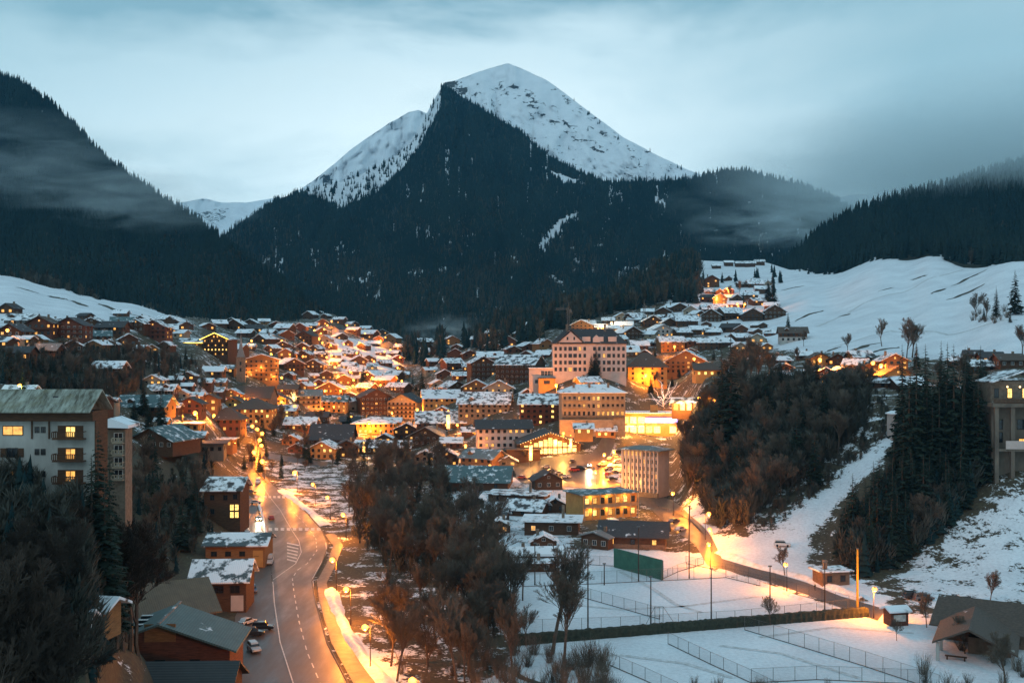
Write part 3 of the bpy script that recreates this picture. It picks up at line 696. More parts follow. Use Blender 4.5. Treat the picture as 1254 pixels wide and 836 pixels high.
ZTEXT = {
 'meadow': ('under the snowy meadow by the forested slope', 1),
 'upper': ('in the upper village behind the chalet hotel', 1),
 'church': ('around the church', 1),
 'valley': ('on the lamplit valley slope', 1),
 'mid': ('in the old centre below the valley slope', 1),
 'pinkside': ('between the dark wood and the pale pink hotel', 1),
 'centre': ('in the town centre below the pink hotel', 1),
 'east': ('in the snowy suburb above the pink hotel', -1),
 'hamlet': ('in the hamlet high on the mountain', 1),
 'knoll': ('by the lamps below the hamlet', 1),
 'plateau': ('along the foot of the wide snow slope', 1),
 'river': ('on the flat between thicket and tennis courts', 1),
 'road': ('beside the main road', -1),
}
def house(zone, px, py, w, h, typ='gs', rf='rsnow', wl='wood', lit=1, rot=0, dep=None, pitch=.5, label=None, name=None, cat='chalet', litm='lit', balc=None, chim=True, ov=None, n=None, Dabs=None, lower=None):
    if label is None and w < 30 and zone in ('east', 'valley', 'meadow', 'upper', 'plateau', 'knoll', 'pinkside'):
        if typ == 'gs' and R.random() < .38: typ = 'gf'; dep = w*R.uniform(.9, 1.3)
        rot = rot+R.uniform(-32, 32); h = h*R.uniform(.8, 1.1); pitch = R.uniform(.42, .62)
    g = G(px, py) if Dabs is None else Vector(((px-CX)/F*Dabs, Dabs, CZ-(py-HY)/F*Dabs))
    D = g.y; s = D/F; W = w*s; H = max(2.4, h*s); dp = (dep*s if dep else W*(.85 if typ == 'gf' else .82)); a = math.radians(rot)
    # base is at the middle of the front wall in the picture; centre lies half a depth behind
    cx = g.x-math.sin(a)*(-1)*0 ; c = Vector((g.x-math.sin(a)*dp/2, g.y+math.cos(a)*dp/2, g.z))
    root = empty(name or {'chalet': 'chalet', 'house': 'house', 'barn': 'barn', 'shed': 'shed'}.get(cat, 'building'), c, a)
    small = w < 22; o = min(1.3, W*.11) if ov is None else ov
    slope = max(0, tz(c.x, c.y+dp/2)-g.z)
    wt = wl
    if balc is None and not small and H > 4.6 and wl in ('wood', 'redwood', 'honey', 'cream') and cat == 'chalet' and (typ == 'gf' or R.random() < .45): balc = wl if wl != 'cream' else 'wood'
    if lower and not small:
        hz = H*lower[1]; walls(root, 'box', W+.3, dp+.3, hz, 0, lower[0], fd=3+slope*.3, name='ground_storey')
        walls(root, typ, W, dp, H, pitch, wl, z0=hz)
    else: walls(root, typ, W, dp, H, pitch, wl, fd=3+slope*.3)
    r = roof(root, typ, W, dp, H+.03, pitch, o, rf if rf != 'rsnow' else R.choice(('rsnow', 'rsnowb', 'rsnowc')))
    if chim and w > 16:
        cxp = W*(.2 if R.random() < .5 else -.22); hy = H+(dp/2*pitch if typ != 'gf' else W/2*pitch)
        MB().box(cxp-.45, cxp+.45, -.3, .5, H, hy+1.3).build('chimney', M['stone'], r)
    st = max(1, int(round(H/2.9))); nn = n or max(2, min(9, int(W/2.9))) if not small else (2 if w > 13 else 1)
    if cat in ('barn', 'shed'): nn = min(nn, 3)
    cells = [(i, j) for j in range(st) for i in range(nn)]
    litset = set(R.sample(range(len(cells)), min(lit, len(cells))))
    wh = min(1.35, H/st*.5); ww = min(1.25, W/nn*.5)
    if small: wh = min(1.5, H*.45); ww = min(1.6, W*.2)
    fr = 'framew' if wl in ('wood', 'redwood') and R.random() < .4 else 'frame'
    for q, (i, j) in enumerate(cells):
        if small and q not in litset and j > 0: continue
        x = (i+.5)/nn*W-W/2; z = (j+.52)*H/st
        window(root, x, -dp/2-(.15 if lower and j*H/st < H*lower[1] else 0), z, ww, wh, 'f', litm if q in litset else None, fr, small)
    if typ == 'gf' and not small and W*.5*pitch > 1.8: window(root, 0, -dp/2, H+W*.5*pitch*.35, .9, .9, 'f', litm if R.random() < .3*lit else None, fr)
    if not small and typ == 'gs' and w > 26 and cat == 'chalet' and R.random() < .5:   # a dormer with its own little roof
        dx = W*R.choice((-.25, .2)); zz = H+dp*.12*pitch; dn = MB().prism([(dx-1.1, zz), (dx+1.1, zz), (dx+1.1, zz+1.3), (dx, zz+2.0), (dx-1.1, zz+1.3)], 'y', -dp*.40, 0).build('dormer', M[wl], r)
        MB().prism([(dx-1.5, zz+1.1), (dx, zz+2.05), (dx+1.5, zz+1.1), (dx+1.5, zz+1.3), (dx, zz+2.3), (dx-1.5, zz+1.3)], 'y', -dp*.43, 0).build('dormer_roof', M['rsnowc'], r)
    if not small and D < 900:   # the end that faces the valley centre
        f = 'r' if px < 627 else 'l'; sx_ = W/2 if f == 'r' else -W/2
        if (rot > 5 and f == 'l') or (rot < -5 and f == 'r'): f = 'l' if f == 'r' else 'r'; sx_ = -sx_
        for j in range(st):
            for i in range(2): window(root, sx_, (i-.5)*dp*.45, (j+.52)*H/st, ww, wh, f, litm if R.random() < .12*min(lit, 4) else None, fr)
    if balc and not small:
        for j in range(1, st):
            balcony(root, -W/2*.92, W/2*.92, -dp/2, j*H/st+.1, balc)
    rec = dict(o=root, zone=zone, px=px, py=py, rf=rf, wl=wl, lit=lit, typ=typ, cat=cat, label=label); HOUSES.append(rec)
    root['category'] = cat
    if label: root['label'] = label
    root['group'] = 'buildings '+ZTEXT[zone][0] if zone in ZTEXT else 'buildings of the village'
    BLOCK.append((px, py, w, h, D))
    return root
def fill(zone, poly, n, wr, seed, mats=('wood', 'wood', 'redwood', 'honey', 'cream')):
    rs = random.Random(seed); xs = [p[0] for p in poly]; ys = [p[1] for p in poly]; k = tr_ = 0
    while k < n and tr_ < n*80:
        tr_ += 1; x = rs.uniform(min(xs), max(xs)); y = rs.uniform(min(ys), max(ys))
        if not bool(inpoly(np.array([x]), np.array([y]), poly)[0]): continue
        w = rs.uniform(*wr); h = w*rs.uniform(.3, .42)
        if any(abs(x-bx) < (bw+w)*.45 and abs((y-h/2)-(by-bh/2)) < (bh+h)*.62+1.5 for bx, by, bw, bh, _ in BLOCK): continue
        if any(abs(x-lx) < w*.5+2 and -2 < y-ly < h+12 for lx, ly in KEEP): continue
        k += 1; house(zone, x, y, w, h, rs.choice(('gs', 'gf')), rs.choice(('rsnow', 'rsnow', 'rpatch')), rs.choice(mats), rs.choice((0, 0, 1, 2)))
KEEP = []
def label_houses():
    byz = {}
    for r in HOUSES:
        if not r['label']: byz.setdefault(r['zone'], []).append(r)
    start = {'meadow': 'from the church side', 'upper': 'from the church tower', 'church': 'from the wooded bank', 'valley': 'from the church side', 'mid': 'from the church', 'pinkside': 'from the dark wood',
             'centre': 'from the church side', 'east': 'from the snow slope', 'hamlet': 'from the pink hotel side', 'knoll': 'from the pink hotel side', 'plateau': 'from the pink hotel', 'river': 'from the thicket', 'road': 'from the church'}
    for z, L in byz.items():
        sg = -1 if z in ('meadow', 'east') else 1
        # rank among those of the same roof
        byr = {}
        for r in L: byr.setdefault((r['rf'], r['cat']), []).append(r)
        for (rf, ct), K in byr.items():
            K.sort(key=lambda r: sg*r['px'])
            for i, r in enumerate(K):
                z_ = ZTEXT[z][0]
                a = '%s-roofed %s' % (ROOFW[rf].replace(' ', '-'), ct)
                r['o']['label'] = ('%s %s, %s %s' % (a, z_, ORD[i] if len(K) > 1 else 'only one of its kind', start[z] if len(K) > 1 else '')).strip()
# (zone, px, base py, width px, wall height px, type, roof, wall, lit windows, rotation, extra)
H_ = house
# --- below the meadow on the far left
for a in [(8,384,20,8,'gf','rdark','wood',3),(22,398,34,7,'gs','rpatch','wood',1),(48,412,30,17,'gf','rbrown','redwood',2),(84,415,36,17,'gf','rdark','redwood',1),(62,400,18,7,'gs','rpatch','wood',0),
          (12,412,28,8,'gs','rdark','wood',1),(112,402,24,8,'gf','rpatch','wood',0),(134,410,32,10,'gs','rdark','wood',1),(150,402,24,8,'gs','rteal','wood',1),(124,416,22,6,'gs','rteal','wood',0),
          (166,405,22,9,'gf','rpatch','wood',2),(187,415,32,15,'gf','rpatch','redwood',3),(173,398,18,6,'gs','rsnow','wood',0),(205,409,22,7,'gs','rsnow','wood',1),(218,414,16,6,'gs','rsnow','cream',1),
          (196,395,16,5,'gs','rsnow','wood',0),(212,398,14,5,'gs','rsnow','wood',0),(228,404,18,6,'gs','rpatch','wood',1),(146,388,16,5,'gs','rsnow','wood',0),(100,392,15,6,'gs','rdark','wood',0)]: H_('meadow', *a)
H_('meadow',50,441,34,13,'gs','rgrey','wood',1); H_('meadow',20,442,30,11,'gs','rdark','wood',1)
for a in [(130,456,34,5,'gs','rsnow','wood',0),(196,484,30,7,'gs','rpatch','wood',0),(172,505,58,8,'gs','rteal','wood',0),(20,490,34,10,'gs','rsnow','wood',0)]: H_('church', *a)
H_('church',98,503,52,11,'gs','rteal','wood',1,-18, dep=30); H_('church',131,501,20,9,'gs','rsnow','cream',1)
H_('church',184,549,60,10,'gf','rteal','wood',0,-12, dep=70, pitch=.5)
H_('church',232,506,28,12,'gf','rdark','redwood',1); H_('church',256,504,20,16,'gf','rbrown','honey',4, balc='honey'); H_('church',226,528,34,9,'flat','rsnow','ochre',1)
H_('church',275,529,38,17,'hip','rbrown','redwood',1,pitch=.75); H_('church',272,548,26,10,'flat','rsnow','honey',1)
H_('church',245,556,56,12,'flat','rdark','concrete',0,10)
H_('church',307,519,48,19,'hip','rbrown','ochre',5,pitch=.55,litm='lity'); H_('church',262,487,20,8,'gs','rpatch','wood',1); H_('church',214,470,16,5,'gs','rsnow','wood',0); H_('church',228,478,14,5,'gs','rsnow','wood',0)
H_('church',283,492,24,10,'gf','rpatch','honey',2)
# --- above and behind the church
for a in [(286,404,26,7,'gs','rsnow','wood',1),(306,400,16,5,'gs','rsnow','wood',0),(313,407,20,6,'gs','rdark','wood',2),(298,413,18,6,'gs','rsnow','wood',0),(326,412,16,5,'gs','rsnow','wood',1),(284,436,24,9,'gs','rsnow','wood',0),
          (318,420,20,6,'gs','rsnow','wood',1),(338,402,14,5,'gs','rsnow','wood',0),(345,407,20,6,'gs','rsnow','wood',0),(335,422,22,7,'gs','rteal','cream',2),(346,430,26,7,'gf','rpatch','wood',2),(352,415,18,6,'gs','rpatch','wood',0),
          (304,428,14,5,'gs','rsnow','wood',2),(329,431,14,5,'gs','rsnow','wood',1),(350,440,20,8,'gf','rsnow','honey',3),(270,400,16,5,'gs','rsnow','wood',0),(256,404,16,5,'gs','rsnow','wood',1)]: H_('upper', *a)
# --- the lamplit slope of the valley
for a in [(392,384,8,4,'gs','rsnow','wood',0),(397,390,9,4,'gs','rsnow','wood',0),(414,396,13,5,'gs','rsnow','wood',1),(424,400,12,4,'gs','rsnow','cream',1),(411,411,10,8,'gs','rdark','pink',1),(372,419,22,9,'gf','rdark','wood',2),
          (431,408,14,5,'gs','rsnow','wood',1),(448,414,20,6,'gs','rsnow','wood',1),(419,416,15,5,'gs','rsnow','wood',1),(458,424,12,5,'gs','rsnow','wood',0),(487,429,12,5,'gs','rsnow','wood',1),(480,436,14,4,'gs','rsnow','wood',0),
          (427,437,18,5,'gs','rpatch','wood',1),(440,446,20,6,'gs','rsnow','wood',2),(452,443,14,5,'gs','rsnow','wood',1),(466,435,12,4,'gs','rsnow','wood',2),(360,455,26,9,'gs','rsnow','wood',2),(383,456,26,9,'gs','rpatch','wood',3),
          (400,464,14,7,'gf','rsnow','wood',1),(370,440,18,6,'gs','rpatch','wood',1),(425,452,16,6,'gs','rsnow','honey',2),(436,460,20,7,'gs','rsnow','wood',3),(450,466,20,7,'gf','rsnow','wood',2),(468,472,22,8,'gs','rsnow','honey',3),
          (480,464,18,6,'gs','rsnow','wood',1),(484,480,24,8,'gs','rsnow','wood',2),(422,470,18,7,'gs','rsnow','wood',2),(410,447,14,5,'gs','rsnow','honey',2),(391,438,14,5,'gs','rpatch','wood',1),(445,480,20,8,'gs','rsnow','wood',1),(474,449,14,5,'gs','rsnow','wood',0)]: H_('valley', *a)
# --- old centre
H_('mid',403,487,34,11,'gf','rsnow','wood',2); H_('mid',378,501,30,17,'gs','rgrey','cream',3,12,litm='lit'); H_('mid',409,505,30,14,'gs','rteal','ochre',4); H_('mid',437,503,18,12,'gs','rpatch','cream',1)
H_('mid',461,508,38,22,'gf','rdark','wood',2,20); H_('mid',492,512,38,20,'gf','rdark','cream',3,-15); H_('mid',352,488,22,12,'gs','rbrown','wood',1)
H_('mid',367,528,36,9,'gs','rsnow','wood',2); H_('mid',404,547,50,10,'gs','rdark','wood',1,0,dep=45,pitch=.7); H_('mid',457,531,50,13,'hip','rsnow','ochre',4,litm='lity',pitch=.3)
H_('mid',394,562,30,14,'gf','rsnow','ochre',2,-10,litm='lity'); H_('mid',424,560,30,13,'gf','rdark','wood',1,10); H_('mid',498,538,32,12,'gf','rpatch','wood',3); H_('mid',452,556,34,9,'gs','rpatch','wood',3)
H_('mid',348,512,26,10,'gs','rpatch','ochre',3,litm='lity'); H_('mid',480,525,20,9,'gs','rsnow','ochre',2); H_('mid',428,523,22,8,'gs','rdark','wood',1); H_('mid',388,518,24,8,'gs','rdark','wood',0)
H_('mid',486,556,30,9,'gs','rsnow','wood',1)
# --- dark wood to pink hotel
for a in [(557,453,22,9,'gs','rsnow','redwood',1,10),(578,455,22,8,'gs','rpatch','wood',2),(600,442,30,5,'gs','rsnow','wood',0,0),(540,430,18,5,'gs','rdark','wood',0),(585,421,16,6,'gs','rsnow','wood',1),(545,462,20,5,'gs','rsnow','wood',0),(565,466,20,6,'gs','rsnow','wood',1)]: H_('pinkside', *a)
H_('pinkside',592,466,30,22,'gf','rsnow','wood',1,15); H_('pinkside',630,470,50,24,'gs','rpatch','wood',1,-20,dep=44,balc='wood')
H_('pinkside',583,484,32,11,'gf','rsnow','honey',4,balc='honey'); H_('pinkside',611,488,36,13,'gf','rsnow','cream',3); H_('pinkside',560,480,26,7,'gs','rpatch','wood',1)
for a in [(652,404,14,6,'gs','rsnow','wood',0),(662,398,12,5,'gs','rsnow','wood',0),(640,412,14,5,'gs','rsnow','wood',0),(712,405,26,9,'gs','rsnow','honey',0),(722,400,14,5,'gs','rsnow','wood',1)]: H_('pinkside', *a)
# --- town centre
H_('centre',541,500,44,13,'gs','rsnow','ochre',2,8); H_('centre',592,512,62,18,'gs','rpatch','stone',5,-4); H_('centre',662,520,52,26,'gs','rpatch','redwood',7,-6,litm='lity',balc='wood')
H_('centre',540,530,58,13,'gs','rpatch','wood',2,6); H_('centre',521,545,44,11,'gf','rgrey','wood',1,-14)
H_('centre',618,549,66,25,'gs','rdark','pink',7,6,dep=34, label='long pinkish three-storey lodge with a dark roof behind the grey-roofed chalet', name='lodge', cat='lodge')
H_('centre',583,575,46,15,'gs','rgrey','honey',2,-32,dep=34, label='chalet with a plain pale grey roof turned toward the parked cars', cat='chalet')
H_('centre',664,478,28,6,'gs','rdark','cream',2); H_('centre',724,473,26,6,'gs','rsnow','ochre',2,18); H_('centre',715,532,22,8,'gs','rsnow','ochre',3,litm='lity',Dabs=470)
H_('centre',742,536,24,9,'gs','rsnow','ochre',2,litm='lity'); H_('centre',640,560,40,8,'flat','rdark','brick',2)
# --- suburb above the pink hotel
for a in [(750,408,18,6,'gs','rsnow','ochre',1),(764,403,20,6,'gs','rsnow','wood',0),(776,396,16,5,'gs','rsnow','wood',0),(784,394,22,6,'gs','rsnow','wood',1),(793,385,14,5,'gs','rsnow','wood',0),(812,386,20,6,'gs','rsnow','wood',0),(832,382,24,7,'gs','rsnow','wood',0),(846,386,18,6,'gs','rsnow','cream',0),
          (800,400,24,8,'gf','rsnow','wood',1),(820,400,20,7,'gs','rsnow','wood',0),(842,400,26,8,'gs','rsnow','wood',0),(858,388,14,5,'gs','rsnow','wood',1),(871,394,24,8,'gs','rsnow','wood',0,8),(899,391,26,10,'gs','rsnow','wood',1,-8),(922,393,24,9,'gs','rsnow','wood',0,-12),(949,390,26,11,'gs','rpatch','wood',0,-14),
          (775,415,26,8,'gs','rsnow','wood',1,10),(812,412,28,9,'gf','rsnow','pink',4),(792,414,18,6,'gs','rsnow','cream',0),(838,413,18,7,'gs','rsnow','wood',0),(856,410,20,7,'gs','rsnow','wood',1),(874,411,18,6,'gs','rsnow','wood',0),(892,407,20,7,'gs','rdark','wood',0),
          (868,428,26,9,'gs','rsnow','wood',0),(848,424,18,7,'gs','rsnow','wood',0),(890,424,20,7,'gs','rsnow','wood',0),(784,428,20,7,'gs','rsnow','wood',0),(804,424,16,5,'gs','rsnow','redwood',0),(760,420,18,6,'gs','rsnow','wood',1),(908,408,16,6,'gs','rsnow','wood',0),(934,402,14,5,'gs','rsnow','wood',0),
          (826,392,14,5,'gs','rsnow','wood',0),(806,392,12,4,'gs','rsnow','wood',0),(865,400,12,4,'gs','rsnow','wood',0),(736,404,14,5,'gs','rsnow','wood',1),(745,396,14,5,'gs','rsnow','wood',0)]: H_('east', *a)
H_('east',824,431,30,13,'gs','rsnow','honey',2,6); H_('east',766,436,32,6,'gs','rsnow','wood',1); H_('east',840,457,50,15,'gf','rsnow','honey',4,-16,dep=40); H_('east',868,462,32,10,'gs','rbrown','ochre',3,litm='lity')
H_('centre',793,472,48,24,'hip','rbrown','ochre',2,pitch=.8,n=4, label='orange-lit hall under a tall brown pyramid roof beside the pink hotel', name='hall', cat='hall')
# --- hamlet high up
for a in [(893,326,10,5),(907,327,11,5),(919,327,12,5),(931,325,11,5),(878,329,10,4)]: H_('hamlet', *a, 'gs', 'rsnow', 'wood', 0)
for a in [(872,352,18,9,'gf','rdark','wood',3),(864,370,14,7,'gs','rdark','redwood',1),(882,373,17,8,'gs','rsnow','honey',4),(926,352,18,6,'gs','rsnow','wood',0),(934,360,16,6,'gs','rsnow','wood',0),(918,367,20,6,'gs','rsnow','wood',1),(930,374,16,6,'gs','rpatch','wood',2),(910,352,12,5,'gs','rpatch','wood',0),
          (876,383,30,5,'gs','rsnow','wood',1),(900,378,16,6,'gs','rsnow','redwood',2),(892,360,12,5,'gs','rsnow','redwood',1),(944,380,16,6,'gs','rsnow','wood',0)]: H_('knoll', *a)
H_('plateau',972,418,32,11,'gs','rbrown','wood',0,-8,lower=('white',.5), label='lone barn with brown roof and white base on the snow slope')
for a in [(1005,447,24,10,'gf','rbrown','ochre',2),(1026,447,24,8,'gf','rdark','wood',1),(985,440,18,6,'gs','rsnow','wood',0),(1046,452,26,6,'gs','rsnow','wood',0),(1066,456,22,7,'gs','rdark','wood',2),(1012,462,22,7,'gs','rsnow','wood',1),(1034,470,26,6,'gs','rsnow','wood',0),
          (1096,453,32,12,'gf','rsnow','honey',4),(1100,466,40,7,'gf','rbrown','ochre',2),(1118,477,38,7,'gs','rsnow','wood',0,10),(960,446,22,6,'gs','rsnow','wood',0),(938,444,18,6,'gs','rsnow','wood',0),(1075,475,24,6,'gs','rpatch','wood',0),
          (1190,441,20,8,'gs','rdark','wood',0),(1216,444,26,8,'gs','rdark','wood',1),(1204,455,30,8,'gs','rpatch','wood',0),(1240,450,30,10,'gs','rbrown','wood',0),(1172,448,16,6,'gs','rsnow','wood',0)]: H_('plateau', *a)
# ------------------------------------------------------------------ lights
def point(name, parent, loc, power, color=(1, .45, .10), r=.25):
    l = bpy.data.lights.new(name, 'POINT'); l.energy = power; l.color = color; l.shadow_soft_size = r
    o = bpy.data.objects.new(name, l); COL.objects.link(o); o.parent = parent; o.location = loc; return o
def lamp_proto(kind):
    h = 8.0 if kind != 'short' else 5.0
    root = empty('street_lamp', (0, 0, -500)); root['category'] = 'street lamp'
    MB().tube((0,0,0), (0,0,1.2), .16, .13, 8).tube((0,0,1.2), (0,0,h-.2), .11, .07, 8).build('pole', M['pole'], root)
    MB().tube((0,0,h-.3), (.25,0,h+.12), .05, .05, 6).tube((.25,0,h+.12), (.9,0,h+.2), .05, .045, 6).build('arm', M['pole'], root)
    hd = MB().box(.45, 1.5, -.24, .24, h+.12, h+.3).prism([(-.24, h+.3), (.24, h+.3), (0, h+.44)], 'x', .5, 1.4).build('lamp_head', M['metal'], root)
    bm = 'bulb' if kind != 'white' else 'bulbw'
    MB().ball((.98, 0, h-.2), .66, .60, 14, 10).build('bulb', M[bm], hd, True)
    return root
LP = {k: lamp_proto(k) for k in ('tall', 'short', 'white')}
_used = set(); NL = [0]
def lamp(px, py, label, power=1.0, kind='tall', group='street lamps', rz=None, dmin=60, size=1.0, h=None, color=None, dabs=None):
    hh = (8.0 if kind != 'short' else 5.0)*size
    if dabs: g = Vector(((px-CX)/F*dabs, dabs, 0)); g.z = tz(g.x, g.y)
    else:
        D = ray(px, py, hh, dmin) or 1400; x = (px-CX)/F*D; g = Vector((x, D, tz(x, D)))
    rz = R.uniform(-PI, PI) if rz is None else rz
    g = g-Vector((math.cos(rz)*.98*size, math.sin(rz)*.98*size, 0))
    r = copy_tree(LP[kind], g, rz, size, label, group); r['category'] = 'street lamp'
    if power: point('lamp_light', r, (.98, 0, hh/size-(1.25 if g.y < 420 else 1.75)), power*LAMP_W*(1.0 if g.y < 420 else 2.6), color or ((1, .27, .02) if kind != 'white' else (1, .62, .3)))
    if g.y > 420:
        for c in r.children:
            for q in c.children:
                if q.name.startswith('bulb'): q.scale = (1.5,)*3; q.location = (-.98*.5, 0, -(hh/size-.2)*.5)  # far globes enlarged to stand in for the glare around the lamps
    NL[0] += 1; return r
LAMP_W = 11500
MAINL = [(505,831),(447,766),(424,720),(407,684),(420,629),(401,608),(383,592),(361,578),(321,564),(311,553),(320,545),(318,538),(321,530),(315,525),(309,521),(300,514),(318,501)]
for i, (x, y) in enumerate(MAINL): lamp(x, y, 'sodium street lamp along the main road, %s counted away from the camera' % ORD[i], 1.15 if i < 5 else .6 if i < 9 else .26, group='sodium lamps lining the main road', rz=PI if i < 8 else None)
CHL = [(239,505,'in front of the orange chalet below the church'),(361,497,'in the square before the old centre'),(345,492,'under the fairy-lit round tree'),(452,517,'under the snowy hip roof in the old centre'),(513,487,'glowing near the tall spruce of the old centre'),(511,501,'just below the one by the tall spruce')]
for x, y, t in CHL: lamp(x, y, 'orange street lamp '+t, 1.2, group='street lamps of the centre')
VAL = [(406,393),(401,398),(397,403),(393,408),(391,414),(395,419),(375,421),(372,426),(374,431),(371,436),(400,437),(406,435),(410,449),(415,447),(414,460),(429,455),(433,465),(440,419),(446,419),(466,417),(472,413),(485,421),(471,430),(450,458),(456,462),(466,471),(432,472),(487,450),(441,470),(460,480),(386,470),(345,462),(425,398),(447,408),(421,421),(437,432),(458,442),(478,428),(490,437),(440,488),(472,487),(417,478),(398,478),(380,485),(405,422),(385,404),(332,433),(308,417),(345,417),(358,474),(455,478),(492,466)]
for i, (x, y) in enumerate(VAL): lamp(x, y, 'small orange lamp on the lit valley slope',   .5 if i % 2 == 0 else .25, size=.85, group='lamps on the lit valley slope')
for x, y, t in [(890,353,'in the dark trees below the hamlet'),(903,372,'on the bend below the hamlet'),(912,372,'beside the bend lamp below the hamlet'),(878,364,'by the lit chalet below the hamlet'),(845,434,'over the suburb crossroads'),(850,439,'just below the crossroads lamp'),
                (826,424,'by the honey-coloured snowy chalet'),(735,398,'white lamp above the pink hotel'),(749,395,'topmost above the pink hotel'),(800,446,'on the wall of the pyramid-roofed hall'),(1004,440,'at the gable at the foot of the snow slope'),
                (1069,444,'first of a pair at the honey-coloured chalet'),(1079,447,'second of a pair at the honey-coloured chalet'),(681,471,'below the terrace of the pink hotel'),(791,459,'in front of the pyramid-roofed hall')]:
    lamp(x, y, 'street lamp '+t, .9 if x not in (912, 850, 878) else .4, kind='white' if x in (735, 749, 800) else 'tall', size=.9, group='street lamps of the upper village')
for x, y, t, p in [(824,603,'on the wooded bend behind the columned block',1.3),(843,612,'beside the bend lamp in the wood',.4),(868,628,'topmost of three lamps on the hairpin',.8),(869,647,'middle of three lamps on the hairpin',.9),(868,665,'lowest of three lamps on the hairpin',.8),(962,690,'hidden behind the round pruned tree',.8),(1071,720,'beside the yellow pole at the foot of the spruces',1.1)]:
    lamp(x, y, 'orange street lamp '+t, p, size=.85 if y > 640 else 1, group='lamps on the lane past the tennis courts')
for i, (x, y) in enumerate([(740,556),(729,577),(752,552),(705,520),(822,492),(856,487),(875,490)]): lamp(x, y, 'street lamp over the car park street, %s from the camera side' % ORD[[1,0,2,3,6,4,5][i]], .8, kind='tall', size=.7, group='car park street lamps')
lamp(24,471,'greenish yellow lamp among trees above the white apartment block', .35, size=.8, color=(.8,1,.2)); lamp(124,492,'warm lamp at the corner of the streaked apartment roof', .5, size=.7, kind='white'); lamp(9,404,'orange lamp under the brown barns at the edge', .5, size=.8)
# tall light banners hung on masts over the streets
for x, y in [(575,500),(605,520),(640,500),(655,533),(560,520),(530,512),(480,505),(430,510),(395,500),(385,525),(415,545),(335,478),(300,488),(280,520),(262,508),(620,470),(700,478),(745,500),(770,520),(690,530),(600,570),(570,545)]:
    lamp(x, y, 'orange street lamp between the close roofs of the old town', .42, kind='tall', size=.75, group='orange lamps between the old town roofs')
ban = empty('light_banner', (0, 0, -500)); ban['category'] = 'light banner'
MB().tube((0,0,0), (0,0,11.5), .14, .08, 8).build('mast', M['pole'], ban)
MB().box(-.75, .75, -.10, .10, 3.2, 9.6).build('lit_panel', M['shopglass'], ban)
MB().ball((0,0,11.6), .35, .35).build('bulb', M['bulb'], ban, True)
for i, (x, y, t) in enumerate([(549,533,'before the patchy-snow roofs at the thicket edge'),(589,547,'at the corner of the pinkish lodge'),(650,572,'beside the glowing market hall'),(446,560,'above the thicket, thin and dim'),(471,566,'in front of the snowy hip roof'),(699,556,'against the front of the market hall')]):
    D = ray(x, y, 0) ; g = G(x, y); s_ = 24*g.y/F/11.5*(1.25 if i < 3 else .95)
    b_ = copy_tree(ban, g, 0, s_, 'tall glowing light banner on a mast '+t, 'light banners on masts') if i else None
    if not i: ban.location = g; ban.scale = (s_,)*3; tag(ban, 'tall glowing light banner on a mast '+t, None, 'light banners on masts'); b_ = ban
    point('panel_light', b_, (0, -1.2, 6), 2600, (1, .42, .10))
# ------------------------------------------------------------------ special buildings
def root_at(px, py, name, label, cat, rot=0, D=None, group=None):
    g = G(px, py) if D is None else Vector(((px-CX)/F*D, D, CZ-(py-HY)/F*D))
    return empty(name, g, math.radians(rot), label, cat, group), g.y/F
# pale pink hotel on the terrace
r, s = root_at(722, 461, 'grand_hotel', 'large pale pink hotel with steep dark roof above the town', 'hotel', 0)
W = 90*s; Hh = 42*s; dp = 15.0
walls(r, 'box', W, dp, Hh, 0, 'pink', fd=8, y0=dp/2)
rf = roof(r, 'hip', W, dp, Hh, 1.0, .9, 'rdark', y0=dp/2)
gb = MB().prism([(-W/2+3.5*s*2, Hh), (-W/2+18*s*2, Hh), (-W/2+11*s*2, Hh+13*s)], 'y', -.6, 9).build('gable', M['pink'], r)
MB().prism([(-W/2+2.2*s*2, Hh-1), (-W/2+11*s*2, Hh+15*s), (-W/2+19.4*s*2, Hh-1), (-W/2+19.4*s*2, Hh-.3), (-W/2+11*s*2, Hh+16.2*s), (-W/2+2.2*s*2, Hh-.3)], 'y', -1.3, 9).build('gable_roof', M['rdark'], r)
MB().prism([(10*s-6*s, Hh), (10*s+3*s, Hh), (10*s+3*s, Hh+5*s), (10*s-1.5*s, Hh+9*s), (10*s-6*s, Hh+5*s)], 'y', -.5, 6).build('dormer', M['pink'], r)
for k in range(3): MB().box(-W/2*.0+(-12+k*16)*s+3*s, (-12+k*16)*s+13*s, -.1, 4, Hh+.4, Hh+3.2).build('dormer', M['pink'], rf)
MB().box(-W/2-.25, W/2+.25, -.28, 0, Hh-1.0, Hh-.35).build('cornice', M['rdark'], r)
for j in range(4):
    for i in range(15):
        x = -W/2+(i+.6)/15.2*W; z = 4.2+j*(Hh-4)/4
        if i in (7,): continue
        window(r, x, 0, z, 1.3 if i not in (3, 4, 11) else 1.9, 2.0, 'f', 'lit' if (i+j*5) % 17 == 3 else None, 'frame', False)
for x in (-7, 7): window(r, -W/2+11*s*2+x*.28, -.6, Hh+2.2, .8, 1.6, 'f', None)
for k in (-.3, .22): MB().box(W*k-.7, W*k+.7, 6, 7.4, Hh+4, Hh+10.5).build('chimney', M['stone'], rf)
r, s = root_at(676, 473, 'terrace_annex', 'flat-roofed pink terrace wing with glass veranda beside the pink hotel', 'annex', 0)
W = 56*s; walls(r, 'box', W, 10, 22*s, 0, 'pink', fd=6, y0=5); roof(r, 'flat', W, 10, 22*s, 0, .4, 'rsnow', y0=5)
for i in range(9): window(r, -W/2+(i+4)*W/13.6, 0, 16*s, W/17, 6*s, 'f', 'lit' if i in (7,) else None, 'framew')
for i in range(4): window(r, -W/2+(i+.8)*W/5, 0, 6*s, 1.5, 1.8, 'f', 'lit' if i > 1 else None, 'frame')
